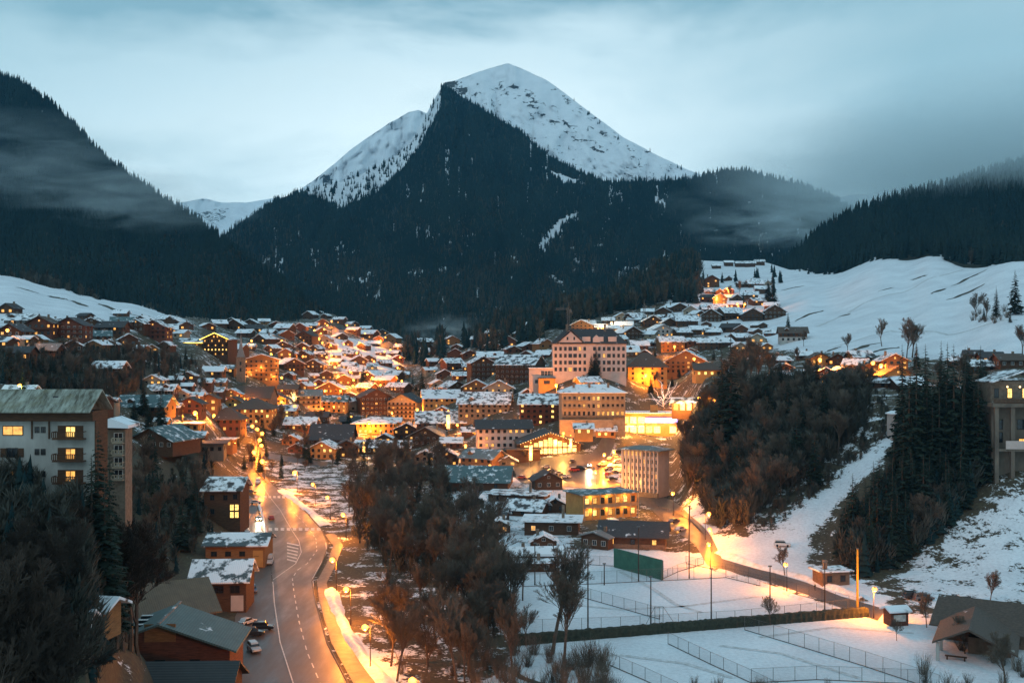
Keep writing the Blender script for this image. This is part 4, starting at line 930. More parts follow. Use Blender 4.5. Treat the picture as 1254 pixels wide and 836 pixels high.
walls(r, 'box', 20*s, 6, 10*s, 0, 'ochre', fd=6, name='porch', x0=-W*.12, y0=-3); roof(r, 'flat', 20*s, 6, 10*s, 0, .5, 'rdark', name='porch_roof', x0=-W*.12, y0=-3)
window(r, -W*.12, -6, 5.5*s, 3.2, 1.8, 'f', None)
# stone hotel with balconies
r, s = root_at(727, 532, 'stone_hotel', 'wide four-storey cream hotel with patchy snow roof and blank plinth', 'hotel', 3)
W = 78*s; Hh = 52*s; dp = 16; walls(r, 'box', W, dp, Hh, 0, 'cream', fd=4, y0=dp/2); rf = roof(r, 'hip', W, dp, Hh, .42, 1.2, 'rsnow', y0=dp/2)
for k in (-.3, -.05, .25): MB().box(W*k-.5, W*k+.5, 4, 5, Hh+1, Hh+4.5).build('chimney', M['stone'], rf)
for j in range(3):
    z = Hh*(.50+j*.175)
    for i in range(13):
        window(r, -W/2+(i+.6)/13.2*W, 0, z, 1.0, 1.7, 'f', ('lity' if (i*7+j*3) % 5 == 0 else 'lit') if R.random() < .24 or (j == 0 and i > 9) else None, 'frame')
    if j: balcony(r, -W/2*.95, -W*.08, 0, z-1.15, 'cream', .9, .9); balcony(r, W*.1, W/2*.95, 0, z-1.15, 'cream', .9, .9)
balcony(r, -W/2*.98, W/2*.98, 0, Hh*.41, 'stone', 1.0, .9)
MB().box(-W/2-1.5, W*.3, -3, 0, -2, Hh*.36).build('plinth', M['cream'], r)
# market hall: low gable whose whole front glows
def light_string(parent, pts, mat, r_=.09, step=.9, name='fairy_lights'):
    mb = MB()
    for a, b in zip(pts, pts[1:]):
        a = Vector(a); b = Vector(b); k = max(1, int((b-a).length/step))
        for i in range(k):
            c = a.lerp(b, i/k); mb.ball(tuple(c), r_, r_, 5, 4)
    return mb.build(name, M[mat], parent)
r, s = root_at(674, 557, 'market_hall', 'low gabled hall with brilliantly lit glass front in the square', 'hall', 4)
W = 74*s; Hh = 14*s; pt = .34; walls(r, 'gf', W, 26, Hh, pt, 'wood', fd=3, y0=13); rf = roof(r, 'gf', W, 26, Hh, pt, 1.5, 'rdark', y0=13)
n = 11
for i in range(n):
    x = -W/2*.88+(i+.5)/n*W*.88; ht = Hh*.9+(W/2-abs(x))*pt-1.6
    if i in (1, 9): ht *= .95
    link('window', win_mesh('frame', W*.88/n*.78, max(1.2, Hh*.42), 'frame'), r, (x, 0, Hh*.34)); 
    p_ = link('glowing_pane', MB().box(-W*.88/n*.40, W*.88/n*.40, -.06, .02, 0, 1).mesh('glowing_pane', M['shopglass' if i > 2 else 'lity']), r, (x, 0, Hh*.10)); p_.scale = (1, 1, Hh*.5)
    p2 = link('gable_pane', MB().box(-W*.88/n*.40, W*.88/n*.40, -.06, .02, 0, 1).mesh('gable_pane', M['lity' if i % 3 else 'shopglass']), r, (x, 0, Hh*.72)); p2.scale = (1, 1, max(.6, ht-Hh*.72))
light_string(r, [(-W*.5, -1.9, Hh), (0, -1.9, Hh+W/2*pt+.5), (W*.5, -1.9, Hh)], 'string', .13, 1.2)
MB().tube((0, -2.4, 0), (0, -2.4, Hh*1.5), .12, .12, 6).build('entrance_post', M['wood'], r)
walls(r, 'box', 40*s, 9, 8*s, 0, 'wood', fd=3, name='side_wing', x0=-34*s, y0=-2); roof(r, 'flat', 40*s, 9, 8*s, 0, .7, 'rbrown', name='side_wing_roof', x0=-34*s, y0=-2)
point('hall_light', r, (4, -9, 5), 12000, (1, .38, .07), .8); point('hall_light', r, (-10, -9, 6), 6000, (1, .38, .07), .8)
# brilliant shop block with blue-white sign
r, s = root_at(790, 532, 'shop_block', 'brilliantly lit flat shop block with blue and white sign', 'shop', -6)
W = 78*s; Hh = 26*s; walls(r, 'box', W, 16, Hh, 0, 'ochre', fd=4, y0=8); roof(r, 'flat', W, 16, Hh, 0, 1.6, 'rsnow', y0=8)
for j in range(2):
    for i in range(8):
        if j == 1 and i > 3: continue
        if (i*5+j*3) % 7 == 2: continue
        o = link('shop_window', MB().box(-W*.05, W*.05, -.08, .02, -Hh*.16, Hh*.16).mesh('shop_window', M['shopglass' if (i*3+j) % 4 else 'lity']), r, (-W/2+(i+.55)/8.1*W, 0, Hh*(.24+j*.44)))
MB().box(0, W*.5, -1.1, -.3, Hh*.58, Hh*.80).build('sign_board', M['bluesign'], r)
sg = MB(); x = W*.02
for k in range(15):      # lettering too blurred in the picture to read: upright strokes
    wd = R.choice((.35, .55, .8)); sg.box(x, x+wd, -1.18, -1.1, Hh*.62, Hh*.76); x += wd+R.choice((.3, .45, .6))
    if x > W*.47: break
sg.build('sign_lettering', M['whitesign'], r)
MB().box(-W*.5, -W*.02, -2.2, 0, Hh*.40, Hh*.44).build('canopy', M['rsnow'], r)
light_string(r, [(-W*.5, -2.0, Hh+.3), (W*.5, -2.0, Hh+.3)], 'string', .16, 1.3); light_string(r, [(-W*.5, -2.3, Hh*.39), (0, -2.3, Hh*.39)], 'string', .14, 1.0)
for k, x in enumerate((-.4, -.15, .12, .4)): point('shop_light', r, (W*x, -6, 5), 6000, (1, .42, .09), .8)
MB().box(W*.08, W*.2, 3, 6, Hh+.5, Hh+4).build('rooftop_kiosk', M['ochre'], r)
r, s = root_at(848, 503, 'restaurant', 'low glowing restaurant front between the fairy-lit tree and the dark firs', 'restaurant', -8)
W = 50*s; walls(r, 'gs', W, 10, 10*s, .4, 'honey', fd=4, y0=5); roof(r, 'gs', W, 10, 10*s, .4, 1, 'rpatch', y0=5)
for i in range(6): link('shop_window', MB().box(-W*.055, W*.055, -.08, .02, -1.6, 1.6).mesh('shop_window', M['shopglass' if i % 3 else 'lit']), r, (-W/2+(i+.6)/6.2*W, 0, 5*s))
light_string(r, [(-W*.1, -2, 12*s), (W*.12, -2.2, 11*s), (W*.34, -2, 12*s)], 'stringw', .3, .8)
for x in (-.3, .25): point('shop_light', r, (W*x, -4, 4), 9000, (1, .45, .1), .6)
# timber hotel outlined in yellow lights
r, s = root_at(264, 437, 'outlined_hotel', 'timber hotel outlined in yellow eave lights with rows of lit windows', 'hotel', -8)
W = 32*s; Hh = 22*s; dp = 16; pt = .42; walls(r, 'gf', W, dp, Hh, pt, 'wood', fd=6, y0=dp/2); rf = roof(r, 'gf', W, dp, Hh, pt, 1.4, 'rpatch', y0=dp/2)
light_string(r, [(-W/2-1.4, -2.3, Hh-.4), (0, -2.3, Hh+W/2*pt+.4), (W/2+1.4, -2.3, Hh-.4)], 'stringy', .30, .7)
for j in range(4):
    for i in range(7): window(r, -W/2+(i+.5)/7*W, 0, 2+j*Hh/4.1, .8, 1.1, 'f', ('lity' if j == 1 else 'lit') if (i+j) % 2 or j == 1 else None, 'frame', True)
    if j: balcony(r, -W/2, W/2, 0, j*Hh/4.1+.4, 'wood', 1.1, .9)
for i in range(2): window(r, (i-.5)*2.4, 0, Hh+1.6, .8, 1.1, 'f', 'lit', 'frame', True)
walls(r, 'gs', 38*s, 12, 12*s, pt, 'wood', fd=0, name='long_wing', x0=-34*s, y0=10, z0=6*s) ; roof(r, 'gs', 38*s, 12, 18*s, pt, 1, 'rpatch', name='wing_roof', x0=-34*s, y0=10)
walls(r, 'box', 38*s, 12, 18*s, 0, 'wood', fd=8, name='wing_base', x0=-34*s, y0=10.2)
for i in range(5): window(r, -50*s+i*7.5*s, 4, 14.5*s, .9, 1.2, 'f', 'lit' if i % 2 else None, 'frame', True)
light_string(r, [(-53*s, 2.8, 17.3*s), (-15.5*s, 2.8, 17.3*s)], 'stringy', .30, .7)
# honey chalet hotel with stacked balconies
r, s = root_at(320, 467, 'chalet_hotel', 'broad five-storey chalet hotel glowing orange with stacked balconies', 'hotel', 12)
W = 42*s; Hh = 27*s; dp = 16; pt = .30; walls(r, 'gf', W, dp, Hh, pt, 'honey', fd=6, y0=dp/2); rf = roof(r, 'gf', W, dp, Hh, pt, 2.0, 'rsnow', y0=dp/2)
for j in range(5):
    for i in range(7): window(r, -W/2+(i+.5)/7*W, 0, 1.5+j*Hh/5, 1.0, 1.3, 'f', 'lit' if (i*3+j) % 4 == 0 else None, 'frame')
    if j: balcony(r, -W/2*.97, W/2*.97, 0, j*Hh/5+.1, 'honey', 1.5, .95)
    for i in range(2): window(r, W/2, 4+i*5, 1.5+j*Hh/5, 1.0, 1.3, 'r', 'lit' if i == 0 and j % 2 else None, 'frame')
for x, z in ((-8, 6), (8, 3), (0, 9), (11, 12)): point('facade_light', r, (x, -3.2, z), 2300, (1, .4, .09), .3)
# church
r, s = root_at(297, 468, 'church', 'stone church with slender spire and big grey roof by the chalet hotel', 'church', 10)
tw = 5.6; walls(r, 'box', tw, tw, 30*s, 0, 'stone', fd=5, name='tower', x0=-1)
MB().box(-1-tw/2-.3, -1+tw/2+.3, -tw/2-.3, tw/2+.3, 30*s, 30*s+.5).build('cornice', M['stone'], r)
sp = MB(); a = tw/2*.9; z0 = 30*s+.5
sp.v += [(-1-a, -a, z0), (-1+a, -a, z0), (-1+a, a, z0), (-1-a, a, z0), (-1-a*.45, -a*.45, z0+5), (-1+a*.45, -a*.45, z0+5), (-1+a*.45, a*.45, z0+5), (-1-a*.45, a*.45, z0+5), (-1, 0, z0+15)]
sp.f += [(0,1,5,4), (1,2,6,5), (2,3,7,6), (3,0,4,7), (4,5,8), (5,6,8), (6,7,8), (7,4,8), (3,2,1,0)]
sp.build('spire', M['rgrey'], r); MB().box(-1.06, -.94, -.06, .06, z0+14.8, z0+17).box(-1.5, -.5, -.05, .05, z0+16, z0+16.15).build('cross', M['metal'], r)
for z in (8, 12): window(r, -1, -tw/2, z, .9, 2.0, 'f', None)
r2, s2 = root_at(309, 500, 'church_nave', 'church nave under a long steep grey slate roof below the tower', 'church nave', -6)
walls(r2, 'gs', 44*s2, 14, 13*s2, .9, 'stone', fd=5, y0=7); roof(r2, 'gs', 44*s2, 14, 13*s2, .9, .8, 'rbrown', y0=7)
for i in range(5): window(r2, (-18+i*9)*s2, 0, 6.5*s2, 1.0, 2.8, 'f', 'lit' if i in (1,) else None)
# lit-edged houses in front of the nave
for px, py, w, h, lab in [(285,503,26,10,'orange house whose gable edge is traced in white lights, nearer the wooded bank'),(338,500,24,12,'orange house whose gable edge is traced in white lights, beside the round lit tree')]:
    o = H_('church', px, py, w, h, 'gf', 'rbrown', 'ochre', 3, 0, litm='lity', label=lab); D = G(px, py).y; s = D/F; Wd = w*s; Hd = h*s
    light_string(o, [(-Wd/2-1, -Wd*.5, Hd-.2), (0, -Wd*.5, Hd+Wd/2*.42+.6), (Wd/2+1, -Wd*.5, Hd-.2)], 'stringw', .16, .7)
# columned block
r, s = root_at(791, 606, 'columned_block', 'tall pale block ribbed with vertical fins under a flat grey roof', 'apartment block', -38)
W = 50*s; dp = 26*s; Hh = 57*s
walls(r, 'box', W, dp, Hh, 0, 'pink', fd=4)
point('wall_light', r, (-W*.3, -dp/2-9, 5), 9000, (1, .38, .08), .5)
rf = roof(r, 'hip', W, dp, Hh, .22, 1.6, 'rgrey')
for i in range(10):
    x = -W/2+i/9*W; MB().box(x-.3, x+.3, -dp/2-.7, -dp/2, Hh*.1, Hh-.3).build('fin', M['pink'], r)
for j in range(6):
    for i in range(9):
        lt = None
        if (j == 5 and i < 5) or (i*7+j*5) % 11 == 0: lt = 'lit'
        window(r, -W/2+(i+.5)/9*W, -dp/2, Hh*(.14+j*.152), W/9*.36, Hh*.08, 'f', lt, 'frame', True)
MB().box(-W/2-.1, W/2+.1, -dp/2-.75, -dp/2-.02, 0, Hh*.1).build('ground_storey', M['stone'], r)
# yellow two-storey lodge
r, s = root_at(742, 633, 'yellow_lodge', 'bright yellow two-storey lodge with flat snowy blue-grey roof', 'lodge', 24)
W = 74*s; dp = 46*s; Hh = 30*s
walls(r, 'box', W, dp, Hh, 0, 'ochre', fd=2, y0=dp/2-3); roof(r, 'hip', W, dp, Hh, .10, .9, 'rteal', y0=dp/2-3, t=.4)
yf = -3
for j in range(2):
    for i in range(7):
        window(r, -W/2+(i+.5)/7*W, yf, Hh*(.27+j*.48), 1.4, 1.9, 'f', 'lity' if (i+j) % 5 == 1 else 'lit' if (i+2*j) % 3 == 0 else None, 'frame')
    for i in range(8): MB().box(-W/2+i/7*W-.12, -W/2+i/7*W+.12, yf-1.35, yf-1.15, Hh*j*.5, Hh*(j+1)*.5-.1).build('post', M['cream'], r)
balcony(r, -W/2, W/2, yf, Hh*.5, 'cream', 1.3, 1.0)
for k in range(3): window(r, W/2, dp*(.12+.25*k)-3, Hh*.72, .9, .9, 'r', None)
for x in (-.36, -.05, .26): point('porch_light', r, (W*x, yf-1.0, Hh*.9), 420, (1, .5, .12), .12); point('porch_light', r, (W*x, yf-1.0, Hh*.40), 420, (1, .5, .12), .12)
point('wall_light', r, (W/2+5, dp*.25, Hh*.9), 4200, (1, .42, .05), .4)
# white apartment block on the left, close
r, s = root_at(56, 603, 'apartment_block', 'white apartment block with streaked lichen roof and three lit balconies', 'apartment block', 0, D=150)
W = 128*s; x0 = -68*s; zt = 88*s; dp = 4.4
MB().box(x0, x0+W, 0, dp, -10, zt).build('wall', M['white'], r)
MB().box(x0-.5, x0+W+1.5*s, -1.2, dp, zt, zt+12*s).build('eave_band', M['wood'], r)
rf = MB().prism([(-2.6, zt+11*s), (dp*.45, zt+36*s), (dp+1.5, zt+11*s), (dp+1.5, zt+12.6*s), (dp*.45, zt+38*s), (-2.6, zt+12.6*s)], 'x', x0-1, x0+W+3*s).build('roof', M['moss2'], r)
MB().box(8*s, 14*s, 0.2, 1.6, zt+20*s, zt+30*s).build('skylight', M['rdark'], rf)
MB().box(x0+W, x0+W+.15, -.05, dp, -4, zt).build('side_cladding', M['wood'], r)
for j in range(3):
    z = zt-12*s-j*27*s
    if j == 0: window(r, -40*s, 0, z, 23*s, 9.5*s, 'f', 'lit', 'wood')
    elif j == 1:
        window(r, -41*s, 0, z, 13*s, 10*s, 'f', None, 'frame')
        for q in (-52, -30): MB().box(q*s-3.2*s, q*s+3.2*s, -.12, 0, z-5.4*s, z+5.4*s).build('shutter', M['wood'], r)
    else:
        window(r, -39*s, 0, z+1*s, 12*s, 10*s, 'f', 'lit', 'frame')
        for q in (-50, -28): MB().box(q*s-3*s, q*s+3*s, -.12, 0, z-4.6*s, z+6*s).build('shutter', M['wood'], r)
    for q in (-10.5, -3): window(r, q*s, 0, z+1*s, 4.6*s, 6*s, 'f', None, 'frame')
    MB().box(15*s, 46*s, -.10, 0, z-11*s, z+6*s).build('loggia_wall', M['wood'], r)
    window(r, 31*s, -.10, z-1.5*s, 11*s, 12*s, 'f', 'lit' if j else 'lity', 'honey')
    balcony(r, 13*s, 50*s, -.10, z-9*s, 'wood', 1.4, .95, slat=.25)
for q in (-16.5, 4.5): MB().box(q*s-.8*s, q*s+.8*s, -.2, 0, zt-22*s, zt).build('post', M['wood'], r)
# narrow tower block beside it
r, s = root_at(138, 592, 'stair_tower_block', 'narrow brownish apartment tower with snowy lean-to roof', 'apartment block', 4, D=172)
W = 30*s; Hh = 66*s; walls(r, 'box', W, 4, Hh, 0, 'stone', fd=8, y0=2)
MB().prism([(-20*s, Hh+.5), (22*s, Hh+.3), (22*s, Hh+.8), (0, Hh+1.9), (-20*s, Hh+1.0)], 'y', -1.5, 5).build('roof', M['rsnow'], r)
for j in range(4):
    window(r, 7*s, 0, Hh-9*s-j*15*s, 1.2, 1.2, 'f', None, 'framew'); balcony(r, 1*s, 14*s, 0, Hh-15.5*s-j*15*s, 'cream', 1.0, .8)
# grey building on the right slope with tall pillars
r, s = root_at(1241, 582, 'pillared_building', 'grey building raised on tall pillars at the slope edge', 'apartment block', -4)
W = 62*s; Hh = 84*s; walls(r, 'box', W, 12, Hh, 0, 'concrete', fd=4, y0=8, x0=8*s); 
MB().box(-28*s, 40*s, -2.2, 2, Hh, Hh+5*s).build('balcony_slab', M['concrete'], r)
for x in (-22, -3, 22): MB().box(x*s-2.4*s, x*s+2.4*s, -1.6, -.6, -6, Hh).build('pillar', M['concrete'], r)
MB().box(-24*s, 40*s, -1.7, 1.8, 30*s, 33*s).build('balcony_slab', M['concrete'], r)
MB().box(-12*s, 40*s, -2.0, -1.8, 33*s, 43*s).build('parapet', M['pink'], r)
for j, (x, z, lt) in enumerate([(-14, 62, None), (12, 62, None), (14, 38, 'lit'), (-14, 46, None)]): window(r, x*s, 2, z*s, 8*s, 12*s, 'f', lt)
walls(r, 'box', 62*s, 10, Hh+5*s+26*s, 0, 'stone', fd=0, z0=Hh+5*s, y0=9, x0=10*s, name='upper_storey')
roof(r, 'gf', 70*s, 12, Hh+5*s+26*s, .35, 1.2, 'rpatch', y0=9, x0=18*s)
for x in (-14, 2, 20): window(r, x*s, 4, Hh+16*s, 5*s, 11*s, 'f', 'lity' if x > 0 else None)
balcony(r, -26*s, 38*s, -1.0, Hh+5.2*s, 'wood', 1.2, 1.1)
for x in (-3, 12): point('balcony_lamp', r, (x*s, 2.6, Hh+24*s), 160, (1, .6, .2), .15); MB().ball((x*s, 2.6, Hh+24*s), .28, .28).build('bulb', M['bulbw'], r, True)
r, s = root_at(1196, 500, 'roof_terrace_house', 'dark-roofed house tucked behind the spruces near the pillared building', 'house', 0)
walls(r, 'gs', 26*s, 9, 20*s, .4, 'cream', fd=8, y0=4); roof(r, 'gs', 26*s, 9, 20*s, .4, 1, 'rpatch', y0=4)
for x in (-6, 5): window(r, x*s, 0, 12*s, 1.2, 1.4, 'f', None)
# little tower in the wood
r, s = root_at(1096, 536, 'lookout_tower', 'slim pinkish square tower standing alone in the dark wood', 'tower', 0)
walls(r, 'box', 14*s, 4.5, 30*s, 0, 'pink', fd=8); roof(r, 'hip', 14*s, 4.5, 30*s, .5, .5, 'rsnow'); window(r, 0, -2.25, 23*s, 1.2, 1.6, 'f', None); window(r, 0, -2.25, 10*s, 1.2, 1.6, 'f', None)
# --- flat ground by the courts
H_('river',578,601,88,12,'gs','rteal','wood',0,-6,dep=60,cat='barn',pitch=.5); H_('river',632,614,70,8,'flat','rpatch','wood',0,-12,dep=40,cat='shed'); H_('river',672,600,34,13,'gf','rdark','wood',0,10,cat='shed')
H_('river',675,655,66,16,'flat','rsnow','wood',1,-6,dep=50,cat='barn'); H_('river',640,632,44,9,'gs','rpatch','wood',0,-20,cat='shed'); H_('river',728,672,36,15,'gf','rgrey','wood',0,-30,cat='shed',pitch=.3)
H_('river',775,672,78,17,'gs','rdark','wood',2,-10,dep=46,cat='barn',pitch=.55, label='large dark barn with brick end wall behind the green practice wall', lower=('brick',.35))
H_('river',655,688,62,9,'gs','rsnow','wood',0,4,dep=22,cat='shed'); H_('river',646,700,70,8,'flat','rpatch','wood',0,2,dep=16,cat='shed'); H_('river',603,640,30,8,'gs','rpatch','wood',0,-14,cat='shed')
H_('river',1024,717,36,17,'flat','rsnow','brick',0,12,dep=26,cat='shed', label='small brick hut with flat snowy roof beside the lane', name='hut')
# --- along the road
H_('road',262,648,44,52,'gs','rdark','wood',0,6,dep=40, label='tall dark house with one bright yellow window by the road', name='roadside_house', cat='house', n=3, D_=None) if False else None
r, s = root_at(272, 645, 'roadside_house', 'tall dark house with one bright yellow window by the road', 'house', 0)
walls(r, 'gs', 44*s, 12, 46*s, .5, 'wood', fd=2, y0=6); roof(r, 'gs', 44*s, 12, 46*s, .5, 1.1, 'rpatch', y0=6)
[window(r, x*s, 0, z*s, 4.3*s, 7*s, 'f', 'lity', 'frame') for x in (12, 18) for z in (15, 24)]
for x, z in ((-12, 19), (-12, 36), (4, 36), (16, 37)): window(r, x*s, 0, z*s, 1.2, 1.5, 'f', None)
def barn(px, py, w, h, rot, typ, rfm, wl, label, dep, pitch, name='barn', cat='barn', extra=None, ov=1.0):
    r, s = root_at(px, py, name, label, cat, rot); W = w*s
    wa = walls(r, typ, W, dep, h*s, pitch, wl, fd=2, y0=dep/2); rf = roof(r, typ, W, dep, h*s, pitch, ov, rfm, y0=dep/2)
    if extra: extra(r, s, W, h*s, rf)
    return r
def ex1(r, s, W, h, rf):
    for i in range(4): window(r, -W/2+(i+.6)*W/4.2, 0, h*.6, 1.4, 1.2, 'f', None)
    MB().box(W*.30, W*.47, -.12, 0, 0, h*.75).build('door', M['ochre'], r)
barn(288, 694, 72, 27, 2, 'gs', 'ribsnow', 'honey', 'roadside workshop under a long half-snowed metal roof, farthest of the roadside barns', 12, .35, extra=ex1)
def ex2(r, s, W, h, rf):
    for i in range(3): window(r, -W/2+(i+.7)*W/3.4, 0, h*.7, 2.0, 1.6, 'f', None)
    MB().box(-W*.45, -W*.2, -1.8, 0, h*.45, h*.5).build('snowy_canopy', M['snow'], r)
    MB().box(W*.22, W*.45, -.12, 0, 0, h*.5).build('door', M['pink'], r)
barn(268, 748, 66, 38, 4, 'gs', 'ribsnow', 'wood', 'tall wooden barn whose dark roof is half covered by a sheet of snow', 11, .62, extra=ex2)
barn(215, 792, 100, 40, 32, 'gs', 'ribbrown', 'wood', 'big barn with a bare ochre-brown roof between the teal barn and the snowy one', 17, .55)
def ex3(r, s, W, h, rf):
    for i, (x, z) in enumerate([(-.30, .25), (-.27, .33), (-.24, .41)]):
        pass
    MB().box(-2.6, 2.6, -.10, 0, h+1.2, h+4.2).build('gable_boards', M['honey'], r)
    for k in range(3):
        x = -W*.20; z = h+(W/2+x)*.36+.42; MB().box(x-1.0, x+1.0, 3+k*3.2, 4+k*3.2, z-.3, z+.42).build('roof_light', M['glass'], rf)
    for x in (-.25, .0, .25): window(r, W*x, 0, h*.5, 1.6, 1.4, 'f', None)
    MB().box(-.25, .25, -1.2, 15, h+W/2*.36+.30, h+W/2*.36+.50).build('ridge_cap', M['rgrey'], rf)
barn(196, 832, 168, 38, 4, 'gf', 'ribteal', 'redwood', 'wide barn with teal metal gable roof, snow on its far wing', 13, .36, extra=ex3, ov=1.4)
barn(252, 806, 62, 22, 4, 'gs', 'ribgrey', 'wood', 'small lean-to barn with green-grey metal roof against the teal barn', 7, .45)
def ex4(r, s, W, h, rf):
    z = h+3.2*.5; MB().prism([(2.4, z-1.0), (4.4, z+.0), (4.4, z+.26), (2.4, z-.74)], 'x', W*.13, W*.25).build('skylight', M['glass'], rf)
    MB().box(-W*.42, -W*.15, -1.0, .6, h-.1, h+.35).build('snow_patch', M['snow'], rf)
barn(214, 885, 124, 34, 2, 'gs', 'ribdark', 'wood', 'dark tiled roof with one pale skylight at the lower edge of the view', 12, .55, extra=ex4)
barn(116, 765, 24, 20, -10, 'gs', 'rsnow', 'honey', 'tiny hut with snowy roof and ochre door among dark trees', 4, .4, 'hut', 'hut', extra=lambda r, s, W, h, rf: MB().box(-.9, .9, -.1, 0, 0, h*.8).build('door', M['ochre'], r))
barn(88, 778, 26, 14, 10, 'gs', 'rsnow', 'wood', 'tiny low shed buried under snow among dark trees', 4, .4, 'hut', 'hut', extra=lambda r, s, W, h, rf: MB().box(-.6, .6, -.1, 0, 0, h*.7).build('door', M['wood'], r))
# shelter with posts bottom right
r, s = root_at(1190, 800, 'picnic_shelter', 'open shelter with dark brown roof on white posts', 'shelter', -26)
r.scale = (1.3, 1.3, 1.15)
MB().prism([(-5, 3.0), (0, 5.6), (6.5, 2.2), (6.5, 2.5), (0, 6.0), (-5, 3.3)], 'y', -7, 9).build('roof', M['rbrown'], r)
for x, y in ((-4.3, -6), (-4.3, 0), (-4.3, 7), (5.8, -6), (5.8, 7)): MB().box(x-.22, x+.22, y-.22, y+.22, -1, 3.0).build('post', M['white'], r)
walls(r, 'box', 6, 8, 2.8, 0, 'brick', fd=1, name='back_wall', x0=2.5, y0=4)
MB().box(-3.4, -.4, -5, -4.3, .55, .65).box(-3.2, -3.0, -4.9, -4.4, 0, .55).box(-.8, -.6, -4.9, -4.4, 0, .55).build('bench', M['wood'], r)
r, s = root_at(1226, 790, 'lodge_roof_building', 'low lodge with broad brown roof at the corner', 'lodge', -34)
walls(r, 'gs', 24, 15, 3.4, .5, 'brick', fd=2, y0=6.5); roof(r, 'gs', 24, 15, 3.4, .5, 1.4, 'rbrown', y0=6.5); window(r, -4, -1, 1.6, 1.2, 1.2, 'f', None); window(r, 3, -1, 1.6, 1.2, 1.2, 'f', None)
r, s = root_at(1097, 764, 'notice_hut', 'small roofed wooden notice hut topped with snow below the lamp', 'hut', 12)
walls(r, 'gs', 4.2, 3.0, 3.2, .4, 'redwood', fd=.5); roof(r, 'gs', 4.2, 3.0, 3.2, .4, .6, 'rsnow'); MB().box(-1.4, 1.4, -1.65, -1.5, 1, 2.4).build('notice_board', M['framew'], r)
KEEP += [(722,461),(676,473),(727,532),(674,557),(790,532),(264,437),(320,467),(297,468),(309,500),(791,606),(742,633)]+[(x_, y_) for x_, y_ in MAINL]
for x_, y_, w_, h_ in [(722,461,96,52),(676,473,58,24),(727,532,80,64),(674,557,80,36),(790,532,80,36),(250,437,66,34),(320,467,46,36),(297,468,16,50),(309,500,50,40),(791,606,54,80),(742,633,104,44),(848,503,54,20),(740,570,90,30)]: BLOCK.append((x_, y_, w_, h_, 500))
fill('valley', [(385,380),(470,410),(495,430),(500,475),(440,495),(350,480),(350,420)], 30, (10, 18), 1); fill('upper', [(280,395),(345,395),(380,425),(360,470),(340,440),(290,440)], 12, (10, 17), 2)
fill('mid', [(345,485),(500,485),(520,520),(500,560),(350,560),(340,520)], 18, (18, 28), 3); fill('pinkside', [(520,425),(640,410),(690,430),(650,490),(530,495)], 20, (14, 24), 4)
fill('centre', [(510,500),(690,490),(690,540),(640,575),(520,570)], 14, (20, 32), 5, ('wood', 'redwood', 'stone')); fill('east', [(740,395),(800,380),(950,380),(940,430),(760,440)], 22, (12, 20), 6)
fill('church', [(180,465),(280,450),(290,480),(280,560),(200,540)], 16, (16, 26), 7); fill('meadow', [(0,395),(120,400),(240,405),(240,432),(0,430)], 16, (14, 24), 8); fill('knoll', [(850,340),(940,345),(950,385),(860,385)], 6, (9, 13), 9)
fill('river', [(560,595),(690,600),(690,690),(560,690)], 6, (24, 36), 10, ('wood',)); fill('plateau', [(940,438),(1080,442),(1100,480),(960,465)], 8, (16, 26), 11)
label_houses()
# ------------------------------------------------------------------ roads
RL = [(300,575),(305,593),(311,612),(318,636),(326,664),(332,690),(334,710),(334,738),(341,784),(357,836),(372,880),(400,960)]
RR = [(322,575),(341,597),(358,609),(378,628),(396,648),(404,668),(398,690),(383,712),(387,738),(401,788),(426,836),(452,880),(500,960)]
RR = [(318,575),(335,594),(356,609),(376,628),(394,648),(402,668),(394,690),(382,712),(387,738),(401,788),(426,836),(452,880)]
RL = [(302,575),(307,593),(312,611),(318,628),(322,648),(326,668),(331,690),(334,712),(334,738),(341,788),(357,836),(372,880)]
road = ribbon('road', M['asphalt'], RL, RR, .06)
ribbon('lay_by', M['asphalt'], [(296,600),(300,640),(306,690),(300,725),(288,755),(285,836)], [(312,611),(320,640),(331,690),(334,725),(336,755),(357,836)], .035)
up = [(310,578),(309,566),(314,556),(318,545),(316,534),(311,523),(306,512),(309,500)]
ribbon('upper_road', M['asphalt'], [(x-6+(i*.4), y) for i, (x, y) in enumerate(up)], [(x+7-(i*.4), y) for i, (x, y) in enumerate(up)], .25)
ribbon('pavement', M['snow'] if False else surf('damp_pavement', (.16, .14, .12), (.09, .08, .07), .6, .5), [(398,655),(408,668),(400,690),(388,712),(391,738),(406,788),(432,836),(458,880)], [(409,652),(420,668),(412,690),(400,714),(405,738),(426,788),(460,836),(490,880)], .16)
def kerb(name, pts, off=0.0):
    P = [G(*p) for p in pts]; mb = MB(); Q = []
    for a, b in zip(P, P[1:]):
        k = max(1, int((b-a).length/3)); Q += [a.lerp(b, i/k) for i in range(k)]
    Q.append(P[-1])
    for i, q in enumerate(Q):
        d = (Q[min(i+1, len(Q)-1)]-Q[max(i-1, 0)]); d.z = 0; d.normalize(); n = Vector((-d.y, d.x, 0))*.14; z = tz(q.x, q.y); 
        mb.v += [(q.x-n.x, q.y-n.y, z-.1), (q.x-n.x, q.y-n.y, z+.2), (q.x+n.x, q.y+n.y, z+.2), (q.x+n.x, q.y+n.y, z-.1)]
        if i:
            o = (i-1)*4
            for k in range(3): mb.f.append((o+k, o+4+k, o+5+k, o+k+1))
    return tag(mb.build(name, M['concrete']), kind='structure')
kerb('kerb', RR)
